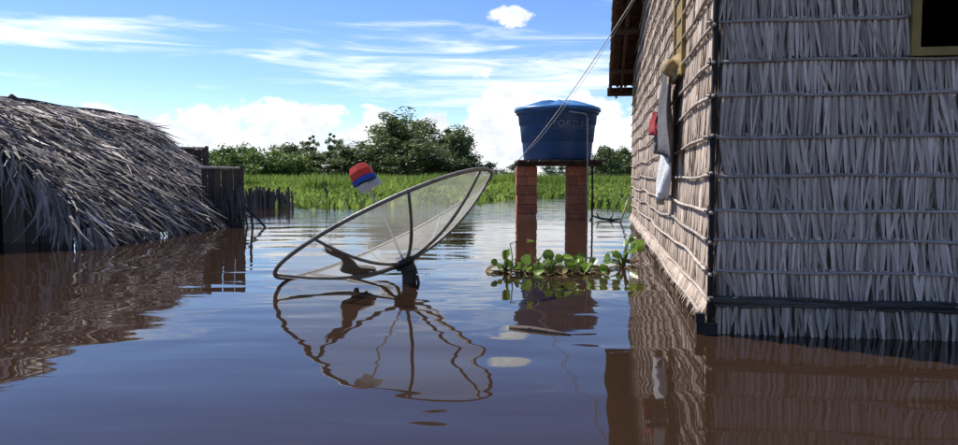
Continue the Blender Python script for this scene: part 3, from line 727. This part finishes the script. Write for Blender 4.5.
# printed name, wrapped round the tank wall
cu = bpy.data.curves.new('lettering', 'FONT'); cu.body = 'FORTLEV'; cu.size = 0.15; cu.extrude = 0.0; cu.align_x = 'CENTER'; cu.offset = 0.004; cu.space_character = 1.08
tmp = bpy.data.objects.new('tmp_text', cu); COL.objects.link(tmp); bpy.context.view_layer.update()
me = bpy.data.meshes.new_from_object(tmp.evaluated_get(bpy.context.evaluated_depsgraph_get())); bpy.data.objects.remove(tmp)
A0 = rad(-90 + 16)
for v in me.vertices:
    x, yv = v.co.x, v.co.y; zz = .555 + yv; rr = (.642 + (zz - .32) * .10 if zz < .612 else .686 + (zz - .62) * .106) + .008; a = A0 + x / .66
    v.co = (rr * math.cos(a), rr * math.sin(a), zz)
me.materials.clear(); me.materials.append(M['letter']); link('lettering', me, tank)
b = MB()
def arc_box(a0, a1, z0, z1):
    n = 14; vs = []; fs = []
    for i in range(n + 1):
        a = a0 + (a1 - a0) * i / n
        for zz in (z0, z1):
            rr = (.642 + (zz - .32) * .10 if zz < .612 else .686 + (zz - .62) * .106) + .007
            vs.append((rr * math.cos(a), rr * math.sin(a), zz))
    for i in range(n): fs.append((2 * i, 2 * i + 2, 2 * i + 3, 2 * i + 1))
    b.add(vs, fs)
arc_box(A0 - .66, A0 + .66, .690, .698); arc_box(A0 - .66, A0 + .66, .526, .534); arc_box(A0 + .648, A0 + .66, .534, .690); arc_box(A0 - .66, A0 - .648, .534, .690)
b.build('print_outline', M['letter'], tank)
b = MB(); b.tube([(.12, -.66, .80), (.12, -.76, .80), (.30, -.76, .775), (.40, -.74, .76), (.43, -.735, .70), (.435, -.735, .2), (.435, -.73, -1.5)], .013, 7)
b.build('overflow_pipe', M['pvc'], tank, smooth=True)

# rope stay from the gable verge down to the deck of the tank stand
A = Vector((1.56, 7.0, 2.56)); B_ = Vector((TX - .735, TY - .67, 1.0))
for k, (name, lab, sag, off) in enumerate((('rope', 'thin pale rope running from roof verge down across the blue tank', .10, 0.0), ('wire', 'second thin line close below the rope across the blue tank', .15, 0.01))):
    b = MB(); pts = [A.lerp(B_, q / 24) + Vector((off * 1.2, -off, -sag * 4 * (q / 24) * (1 - q / 24))) for q in range(25)]
    b.tube(pts, .0058 if k == 0 else .0028, 5); tag(b.build(name, M['rope'], smooth=True), lab, 'rope' if k == 0 else 'wire')

# ------------------------------------------------------------------ satellite dish
dish = thing('satellite_dish', 'tilted mesh satellite dish half sunk in the flood, rim touching water', 'satellite dish', (-0.504, 4.95, 0))
s_ = 0.165; c_ = math.sqrt(1 - s_ * s_)
Nn = Vector((-0.451 * c_, s_, 0.893 * c_)).normalized(); U = Vector((0.893, 0, 0.451)).normalized(); Vv = Nn.cross(U).normalized()
RAD, DEP = 0.795, 0.275; FOC = RAD * RAD / (4 * DEP); HUB = Vector((0, 0, 0.138))
def dp(r, a, lift=0.0):
    return HUB + U * (r * math.cos(a)) + Vv * (r * math.sin(a)) + Nn * (r * r / (4 * FOC) + lift)
OFF = rad(22.5)
for k in range(8):
    b = MB(); vs = []; fs = []; nr, na = 9, 7
    for i in range(nr + 1):
        for j in range(na + 1):
            vs.append(dp(.04 + (RAD - .04) * i / nr, OFF + (k + j / na) * math.pi / 4, .006))
    for i in range(nr):
        for j in range(na):
            a = i * (na + 1) + j; fs.append((a, a + 1, a + na + 2, a + na + 1))
    b.add(vs, fs); b.build('mesh_panel', M['mesh'], dish, smooth=True)
    b = MB(); a = OFF + k * math.pi / 4; b.tube([dp(.03 + (RAD - .03) * i / 9, a, -.006) for i in range(10)], [.0115] * 6 + [.010] * 4, 6); b.build('rib', M['metal'], dish, smooth=True)
b = MB(); n = 64; b.tube([dp(RAD, 2 * math.pi * i / n) for i in range(n + 1)], .0135, 7, cap=False); b.build('rim', M['metal'], dish, smooth=True)
b = MB(); b.tube([HUB - Nn * .035, HUB - Nn * .02, HUB + Nn * .012], [.05, .075, .075], 16); b.build('hub', M['mast'], dish)
b = MB(); b.tube([(.035, 0, -.9), (.035, 0, .075), (.033, 0, .08), (.02, 0, .115)], [.048, .048, .055, .05], 14)
b.box((-.045, -.02, .075), (.06, .02, .118)); mast = b.build('mast', M['mast'], dish)
b = MB(); b.tube([(.09, -.03, .05), (.105, -.04, -.02), (.09, -.05, -.08)], .010, 6); b.tube([HUB + U * .05 - Nn * .01, Vector((.085, -.02, .06))], .012, 6); b.build('tilt_clamp', M['mast'], dish)
F = HUB + Nn * .60
b = MB(); b.tube([HUB + Nn * .01, HUB + Nn * .25 + U * .008, F], .008, 7); b.build('feed_rod', M['lnb'], dish)
feed = MB()
def cone(prof, n=10, ctr=F, ax=Nn, sc=1.0):
    q = MB(); e1 = U; e2 = Vv; vs = []; fs = []
    for r_, h_ in prof:
        for k in range(n):
            a = 2 * math.pi * (k + .5) / n; vs.append(ctr + e1 * (r_ * math.cos(a)) + e2 * (r_ * math.sin(a)) + ax * h_)
    for i in range(len(prof) - 1):
        for k in range(n): fs.append((i * n + k, i * n + (k + 1) % n, (i + 1) * n + (k + 1) % n, (i + 1) * n + k))
    fs.append(tuple(reversed(range(n)))); fs.append(tuple(range((len(prof) - 1) * n, len(prof) * n))); q.add(vs, fs); return q
cap = cone([(.086, .036), (.086, .085), (.066, .128), (.040, .136)], 6).build('feed_cap', M['red'], dish)
cone([(.080, .006), (.089, .008), (.089, .034), (.085, .035)], 12).build('cap_band', M['blue'], cap)
b = MB(); b.tube([F + U * -.02 - Nn * .055, F + Nn * -.005 + U * -.02], [.04, .05], 10)
b.box((-.02, -.03, -.022), (.095, .03, .016), mtx=Matrix.Translation(F - Nn * .028) @ frame(Vector((0, 0, 0)), U, Vv, Nn)); b.build('receiver', M['lnb'], dish)
# rag lying on the mesh inside the bowl
b = MB(); vs = []; fs = []; nu = 12; org = Vector((-0.504, 4.95, 0))
r3 = random.Random(5); cr = [[r3.uniform(-.012, .03) for _ in range(nu + 1)] for _ in range(nu + 1)]
for s in (0, 1):
    for i in range(nu + 1):
        for j in range(nu + 1):
            q_ = j / nu; hw_ = .052 + .028 * math.sin(q_ * 5 + .6); uu = -.27 + hw_ * (2 * i / nu - 1) + .02 * math.sin(j * .9); vvv = -.04 - .56 * q_ + .03 * math.sin(i * 1.1)
            rr = math.hypot(uu, vvv)
            vs.append(org + HUB + U * uu + Vv * vvv + Nn * (rr * rr / (4 * FOC) + .012 + (.008 + cr[i][j] * .6) * (1 - s)))
K = (nu + 1) ** 2
for i in range(nu):
    for j in range(nu):
        a = i * (nu + 1) + j; fs += [(a, a + 1, a + nu + 2, a + nu + 1), (K + a, K + a + nu + 1, K + a + nu + 2, K + a + 1)]
rim = [j for j in range(nu + 1)] + [(i + 1) * (nu + 1) + nu for i in range(nu)] + [nu * (nu + 1) + j for j in range(nu - 1, -1, -1)] + [i * (nu + 1) for i in range(nu - 1, 0, -1)]
for a, c in zip(rim, rim[1:] + rim[:1]): fs.append((a, K + a, K + c, c))
b.add(vs, fs); tag(b.build('rag', M['rag'], smooth=True, fixn=True), 'crumpled grey brown rag lying inside the mesh dish', 'rag')

# ------------------------------------------------------------------ thatched hut on the left
hut = thing('thatched_hut', 'low dark hut with shaggy palm thatch roof down to the water on the left', 'hut', (-5.6, 9.5, 0))
HO = Vector((-5.6, 9.5, 0))
PROF = [(0, 1.60), (.30, 1.40), (.86, .90), (1.25, .51), (1.58, .08)]
def prof(q):
    q = max(0, min(q, 1)) * (len(PROF) - 1); i = min(int(q), len(PROF) - 2); f = q - i
    return PROF[i][0] + (PROF[i + 1][0] - PROF[i][0]) * f, PROF[i][1] + (PROF[i + 1][1] - PROF[i][1]) * f
def hutp(l, q, side=1, lift=0.0):
    # l along the ridge 0 near .. 1 far; q down the slope
    a, z = prof(q); rx = -5.86 + .52 * l; y = 7.55 + 4.05 * l
    wide = 1.27 - .27 * l
    return Vector((rx + side * (a * wide + lift * .65), y - .10 * q * (1 - l), z + lift * .76 + .03 * math.sin(l * 9 + q * 4) * min(1, q * 4)))
for side in (1, -1):
    b = MB(); nl, nq = 20, 8; vs = []; fs = []
    for dz in (0, -.05):
        for i in range(nl + 1):
            for j in range(nq + 1): vs.append(hutp(i / nl, j / nq, side) + Vector((0, 0, dz)) - HO)
    K = (nl + 1) * (nq + 1)
    for i in range(nl):
        for j in range(nq):
            a = i * (nq + 1) + j; fs += [(a, a + 1, a + nq + 2, a + nq + 1), (K + a, K + a + nq + 1, K + a + nq + 2, K + a + 1)]
    rim = [j for j in range(nq + 1)] + [(i + 1) * (nq + 1) + nq for i in range(nl)] + [nl * (nq + 1) + j for j in range(nq - 1, -1, -1)] + [i * (nq + 1) for i in range(nl - 1, 0, -1)]
    for a, c in zip(rim, rim[1:] + rim[:1]): fs.append((a, K + a, K + c, c))
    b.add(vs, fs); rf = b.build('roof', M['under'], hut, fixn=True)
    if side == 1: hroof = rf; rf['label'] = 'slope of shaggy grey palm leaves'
LV = []
for i in range(10):
    q = MB(); q.strip(Vector((0, 0, 0)), -Z, X, -Y, 1.0, 0.11 + .03 * R.random(), fold=R.uniform(.2, .7), curl=R.uniform(-.10, .14), tip=R.uniform(.05, .3), sway=R.gauss(0, .22), tint=R.choice((-.4, -.3, -.2, -.1, 0, .2, .8)), segs=4)
    me = q.mesh('palm_leaf'); me.materials.append(M['thatch']); LV.append(me)
th = MB(); leafs = []
for row in range(22):
    q = row / 21 * .96
    l = 0.0
    while l < 1.0:
        a = hutp(l, q); bq = hutp(l, min(q + .12, 1)); dn = (bq - a).normalized()
        if q > .9: dn = (dn + Vector((0, 0, -1.2))).normalized()
        al = (hutp(min(l + .02, 1), q) - hutp(max(l - .02, 0), q)).normalized()
        nn = al.cross(dn).normalized()
        if nn.z < 0: nn = -nn
        tw = R.gauss(-0.12, .30); dn2 = (dn * math.cos(tw) + al * math.sin(tw)).normalized(); sd = nn.cross(dn2).normalized()
        ya = R.gauss(0, .6); sd2 = (sd * math.cos(ya) + nn * math.sin(ya)).normalized(); n2 = sd2.cross(dn2).normalized()
        if n2.dot(nn) < 0: n2 = -n2
        lift = R.uniform(.0, .05) + .02 + .03 * math.sin(l * 31 + row) * math.sin(row * 1.9)
        L_ = R.uniform(.28, .68); w_ = R.uniform(.022, .050)
        dn3 = (dn2 + nn * R.uniform(-.04, .20)).normalized()
        leafs.append((hutp(l, q, 1, lift) + Vector((0, R.uniform(-.05, .05), 0)), dn3, sd2, n2, L_, w_, (R.gauss(-.34 , .20) if R.random() < (.62 if q < .45 else .88) else R.uniform(.3, 1.9))))  # pale strands commoner towards the ridge: sun highlights painted into the tint
        l += .0072 * R.uniform(.4, 1.6)
# fringe hanging over the near gable
for i in range(420):
    q = R.random() ** .9; side = 1 if R.random() < .72 else -1
    p = hutp(0, q, side, .02) + Vector((R.uniform(-.1, .1), R.uniform(-.16, .12), 0))
    dn = Vector((R.gauss(.12, .16) * side, R.uniform(-.22, .08), -1)).normalized(); sd = Vector((1, R.uniform(-.6, .6), 0)).normalized(); sd = (sd - dn * sd.dot(dn)).normalized(); nn = sd.cross(dn)
    leafs.append((p, dn, sd, nn if nn.y < 0 else -nn, R.uniform(.25, .75) * (1 - .35 * q), R.uniform(.02, .04), R.gauss(-.15, .25)))
# far end and loose stalks at the lower right
for i in range(160):
    l = R.uniform(.55, 1.02); p = hutp(l, R.uniform(.8, 1.0), 1, .03)
    dn = Vector((R.gauss(.22, .2), R.gauss(0, .2), -1)).normalized(); sd = Vector((R.gauss(0, 1), R.gauss(0, 1), 0)).normalized(); sd = (sd - dn * sd.dot(dn)).normalized(); nn = sd.cross(dn)
    leafs.append((p, dn, sd, nn, R.uniform(.2, .5), R.uniform(.015, .035), R.gauss(-.2, .25)))
idx = list(range(len(leafs))); R.shuffle(idx)
vis = [i for i in idx if leafs[i][4] > .42 and leafs[i][0].x > -5.9 * leafs[i][0].y / 9 and leafs[i][0].y < 10.8]
chosen = set(vis[:300]); print('hut leaves', len(leafs), 'parts', len(chosen))
for i, (p, dn, sd, nn, L_, w_, tn) in enumerate(leafs):
    if i in chosen:
        nx = sd; nz_ = -dn; ny = nz_.cross(nx).normalized()
        lift_ = nn * .012
        link('palm_leaf', LV[R.randrange(10)], hroof, frame(p + lift_ - HO, nx, ny, nz_) @ Matrix.Diagonal((w_ / .125, .8 * L_, L_, 1)))
    else:
        th.strip(p - HO, dn, sd, nn, L_, w_, fold=R.uniform(.2, .7), curl=R.uniform(-.06, .12), tip=R.uniform(.05, .3), sway=R.gauss(0, .2), tint=max(-.75, tn), segs=4)
o = th.build('palm_leaf_layer', M['thatch'], hroof); o['kind'] = 'stuff'
# ridge: folded leaf cap under a pole
b = MB()
for i in range(520):
    l = R.random(); side = R.choice((1, 1, -1)); p = hutp(l, 0, side, .05) + Vector((-.01 * side, 0, .015)); dn = (hutp(l, .25, side) - hutp(l, 0, side)).normalized()
    al = Vector((.13, 1, 0)).normalized(); nn = al.cross(dn).normalized(); nn = nn if nn.z > 0 else -nn
    b.strip(p - HO, (dn + al * R.gauss(0, .08)).normalized(), al, nn, R.uniform(.16, .26), R.uniform(.025, .05), tint=R.gauss(-.5, .12), fold=.3)
b.build('ridge_cap', M['thatch'], hut)['kind'] = 'stuff'
b = MB(); b.tube([hutp(i / 14, 0, 1, .07) - HO + Vector((-.03, 0, .012 * math.sin(i * 1.3))) for i in range(15)], .026, 6); b.build('ridge_pole', M['beam'], hut, smooth=True)
for l, s in ((.16, .03), (.36, .022)):
    b = MB(); c = hutp(l, 0, 1, .09) - HO; b.tube([c + Vector((-.05, -.05, -.02)), c + Vector((-.03, 0, s)), c + Vector((.0, .06, -.01))], [.02, .03, .02], 6); b.build('ridge_knot', M['beam'], hut)
# gable boards
xx = -7.9
while xx < -4.15:
    wd = R.uniform(.09, .14); dx = abs(xx + .05 + 5.86); q = min(1, dx / 2.0)
    top = min(.62, max(.12, 1.30 - .80 * dx))
    b = MB(); b.box((0, 0, -.3), (wd, .025, top)); o = b.build('plank', M['plank'], hut); o.location = Vector((xx, 7.98 + R.uniform(-.012, .012), 0)) - HO; o.rotation_euler = (0, R.uniform(-.01, .01), 0)
    xx += wd + R.choice((.006, .012, .03, .06))
b = MB(); b.tube([Vector((-7.9, 8.03, .55)) - HO, Vector((-5.0, 8.03, .50)) - HO], .02, 6); b.build('rail', M['post'], hut)
b = MB(); b.box(Vector((-7.6, 8.06, -.2)) - HO, Vector((-4.5, 8.08, .40)) - HO); b.build('backing', M['post'], hut)
b = MB(); b.tube([Vector((-6.02, 7.45, 1.25)) - HO, Vector((-5.72, 7.40, 1.56)) - HO], .016, 6); b.build('loose_stalk', M['rod'], hut)

# plank panels at the back of the hut
def plank_panel(name, label, xa, xb, y, top, rail):
    t = thing(name, label, 'plank panel', ((xa + xb) / 2, y, 0)); o = Vector(((xa + xb) / 2, y, 0)); x = xa
    while x < xb - .02:
        wd = min(R.uniform(.07, .12), xb - x)
        p = MB(); p.box((0, 0, -.3), (wd - .006, .022, top + R.uniform(-.02, .012))); q = p.build('plank', M['plank'], t); q.location = Vector((x, y + R.uniform(-.006, .006), 0)) - o; q.rotation_euler = (0, R.uniform(-.012, .012), 0); x += wd
    p = MB(); p.tube([Vector((xa - .03, y - .03, top + .015)) - o, Vector((xb + .03, y - .03, top + .005)) - o], .022, 6); p.build('top_rail', M['rod'] if rail else M['plank'], t)
    p = MB(); p.tube([Vector((xb, y - .03, -.4)) - o, Vector((xb + .01, y - .03, top + .04)) - o], .03, 7); p.build('post', M['plank'], t)
    return t
plank_panel('plank_panel', 'taller dark plank panel rising behind the hut thatch', -4.92, -4.36, 11.9, 1.17, True)
pp = plank_panel('plank_panel', 'lower dark plank panel with ragged foot right of the hut thatch', -4.02, -3.44, 10.75, .84, True)
b = MB(); po = Vector(((-4.02 - 3.44) / 2, 10.75, 0))
for i in range(40):
    x = R.uniform(-4.0, -3.40); b.strip(Vector((x, 10.69 - R.random() * .03, R.uniform(.25, .6))) - po, Vector((R.gauss(.04, .1), 0, -1)).normalized(), X, -Y, R.uniform(.25, .5), R.uniform(.02, .045), tint=R.gauss(-.35, .2))
b.build('loose_bark', M['thatch'], pp)['kind'] = 'stuff'
# sticks jutting out of the water beside the panel
for pts, lab in (([(-3.36, 10.6, .30), (-3.16, 10.5, .14), (-3.02, 10.4, .02), (-2.96, 10.38, -.08)], 'bare stick slanting from the lower plank panel down into the water'),
                 ([(-3.30, 10.65, .55), (-3.27, 10.6, .2), (-3.22, 10.55, -.1)], 'upright crooked stick right beside the lower plank panel')):
    b = MB(); b.tube(pts, [.02, .018, .015, .012][:len(pts)], 6); tag(b.build('stick', M['darktwig'], smooth=True), lab, 'stick')

# stake fence in the water
fence = thing('stake_fence', 'row of short dark wooden stakes standing in the water before the meadow', 'fence', (-5.0, 17, 0))
x = -5.75
while x < -4.32:
    h = R.uniform(.36, .52); wd = R.uniform(.03, .05)
    if R.random() < .035: h += R.uniform(.15, .32)
    b = MB(); b.tube([(0, 0, -.3), (R.uniform(-.02, .02), 0, h * .6), (R.uniform(-.03, .03), 0, h)], [wd, wd * .95, wd * .6], 6); s = b.build('stake', M['stake'], fence); s.location = (x + 5.0, R.uniform(-.06, .06), 0)
    x += R.uniform(.035, .060)
b = MB(); b.tube([(-.76, .06, .24), (0, .07, .26), (.68, .06, .25)], .015, 5); b.build('rail', M['plank'], fence)
for x, y, h, lab in ((-3.72, 18.0, .62, 'bare dead stalk standing alone in the water right of the stake fence'),):
    b = MB(); b.tube([(x, y, -.2), (x + .02, y, .3), (x - .02, y, h)], [.03, .025, .012], 5); b.tube([(x + .02, y, .3), (x + .12, y, .5)], [.015, .006], 4); b.tube([(x, y, .4), (x - .12, y, .52)], [.012, .005], 4)
    tag(b.build('dead_stalk', M['darktwig']), lab, 'stalk')

# ------------------------------------------------------------------ branches by the house
b = MB(); b.tube([(2.42, 11.9, .42), (2.30, 11.7, .18), (2.20, 11.6, -.05)], [.02, .018, .014], 6); tag(b.build('branch', M['twig'], smooth=True), 'pale bare branch leaning against the far end of the gable wall', 'branch')
b = MB(); b.tube([(1.92, 12.3, .06), (2.02, 12.2, .03), (2.18, 12.1, .015), (2.34, 12.1, .03)], [.012, .02, .02, .012], 6); b.tube([(1.98, 12.2, .04), (1.92, 12.1, .14)], [.015, .006], 5); b.tube([(2.15, 12.1, .03), (2.20, 12.05, .12)], [.015, .006], 5); b.tube([(1.9, 12.25, .08), (1.8, 12.2, -.03)], [.015, .01], 5)
tag(b.build('driftwood', M['darktwig'], smooth=True), 'dark twiggy driftwood floating between tank stand and gable wall', 'driftwood')

# ------------------------------------------------------------------ water hyacinths
def leaf_mesh(seed, m):
    r = random.Random(seed); b = MB(); n = 12; L_ = 1.0; vs = [(0, 0, 0)]; tt = [0.1]
    cup = r.uniform(.10, .30); roll = r.uniform(-.1, .15)
    for ring in (.55, 1.0):
        for k in range(n):
            a = 2 * math.pi * k / n; rx = .50 * ring * (1 - .08 * math.cos(a)); ry = .52 * ring
            vs.append((rx * math.sin(a), ry * math.cos(a), cup * ring * ring * (math.sin(a) ** 2) + roll * math.cos(a) * ring + r.uniform(-.02, .02))); tt.append(r.uniform(-.08, .08))
    fs = [(0, 1 + (k + 1) % n, 1 + k) for k in range(n)] + [(1 + k, 1 + (k + 1) % n, n + 1 + (k + 1) % n, n + 1 + k) for k in range(n)]
    b.add([(x, y + .5, z) for x, y, z in vs], fs, tt); me = b.mesh('leaf'); me.materials.append(m); me.polygons.foreach_set('use_smooth', [True] * len(me.polygons)); return me
HL = [leaf_mesh(i, M['hyleaf']) for i in range(6)]; HD = [leaf_mesh(40 + i, M['hydead']) for i in range(2)]
def hyacinth(x, y, leaves, reach, hmax, label, seed, dead=.36, size=.066, group='water hyacinths floating in front of the tank stand'):
    r = random.Random(seed); t = thing('water_hyacinth', label, 'water plant', (x, y, 0), 0, group)
    for k in range(leaves):
        a = 2 * math.pi * (k + r.uniform(-.3, .3)) / leaves; rr = reach * r.uniform(.5, 1.1); h = hmax * r.uniform(.12, .85)
        if k == 0: h = hmax; rr *= .5
        tip = Vector((math.cos(a) * rr, math.sin(a) * rr, h)); mid = Vector((math.cos(a) * rr * .35, math.sin(a) * rr * .35, h * .6 + .01)); dd = r.random() < dead
        if dd: tip.z = max(.012, tip.z * .3); mid.z *= .4
        d = Vector((math.cos(a) + r.gauss(0, .4), math.sin(a) * .5 + r.gauss(.2, .4), r.uniform(-.1, .9) if not dd else -.15)).normalized()
        nf = Vector((r.gauss(-.2, .5), -.75 + r.gauss(0, .4), r.uniform(.1, .9))); sd = d.cross(nf).normalized(); nz_ = sd.cross(d).normalized(); sd = d.cross(nz_).normalized()
        s = size * r.uniform(.5, 1.3)
        lf = link('leaf', (HD if dd else HL)[r.randrange(2 if dd else 6)], t, frame(tip, sd, d, nz_) @ Matrix.Scale(s, 4))
        b = MB(); b.tube([Vector((0, 0, -.02)), mid, tip], [.009, .008, .004], 5)
        st_ = b.build('stalk', M['hystem'], t, smooth=True)
    b = MB()
    for i in range(10):
        a = r.uniform(0, 6.28); b.tube([(0, 0, .0), (math.cos(a) * .07, math.sin(a) * .07, .012), (math.cos(a) * .15, math.sin(a) * .13, -.01)], [.006, .005, .003], 4)
    b.build('runner', M['hydead'], t)
    return t
for a in ((.20, 5.45, 9, .11, .14, 'water hyacinth at the left end of the clump, with upright round leaves', 1),
          (.33, 5.42, 8, .12, .08, 'low water hyacinth second from the left end of the clump', 2),
          (.43, 5.50, 8, .11, .13, 'water hyacinth in the clump below the gap between the piers', 3),
          (.53, 5.38, 11, .12, .15, 'leafiest water hyacinth in the middle of the clump', 4),
          (.66, 5.45, 10, .12, .11, 'water hyacinth of the clump below the right brick pier', 5),
          (.78, 5.42, 8, .12, .08, 'low water hyacinth at the right end of the clump', 6),
          (.90, 5.55, 6, .09, .05, 'flat sprawling water hyacinth between the clump and the gable wall', 7)):
    hyacinth(*a)
hyacinth(1.13, 5.75, 8, .11, .20, 'water hyacinth with bright round leaves touching the gable wall', 9, dead=0, size=.10)
hyacinth(1.22, 6.2, 7, .10, .18, 'water hyacinth partly hidden behind the one touching the gable wall', 10, dead=0, size=.09)
# two spent flower stalks rising from the clump
for x, y, h, sd, lab in ((.235, 5.42, .22, 3, 'thin withered flower stalk at the left of the hyacinth clump'), (.40, 5.42, .24, -4, 'curved flower stalk with a drooping leaf in the middle of the hyacinth clump')):
    b = MB(); b.tube([(x, y, -.02), (x + .004 * sd, y, h * .5), (x - .002 * sd, y, h), (x + .012 * sd, y, h + .01)], [.006, .005, .004, .003], 5)
    t = thing('flower_stalk', lab, 'flower stalk', (x, y, 0)); q = b.build('stem', M['hydead'], None, smooth=True); q.parent = t; q.location = (-x, -y, 0)
    link('leaf', HL[sd % 6], t, Matrix.Translation((-.002 * sd, 0, h)) @ Euler((rad(-20), 0, rad(80 if sd < 0 else -80))).to_matrix().to_4x4() @ Matrix.Scale(.06 if sd < 0 else .03, 4))
# thin dark bar lying on the open water
b = MB(); b.tube([(.145, 3.43, .002), (.24, 3.375, .004), (.33, 3.315, .003), (.41, 3.265, .0)], [.012, .014, .012, .005], 6)
tag(b.build('dark_bar', M['darktwig'], smooth=True), 'thin dark bar lying alone on the water below the hyacinth clump', 'stick')
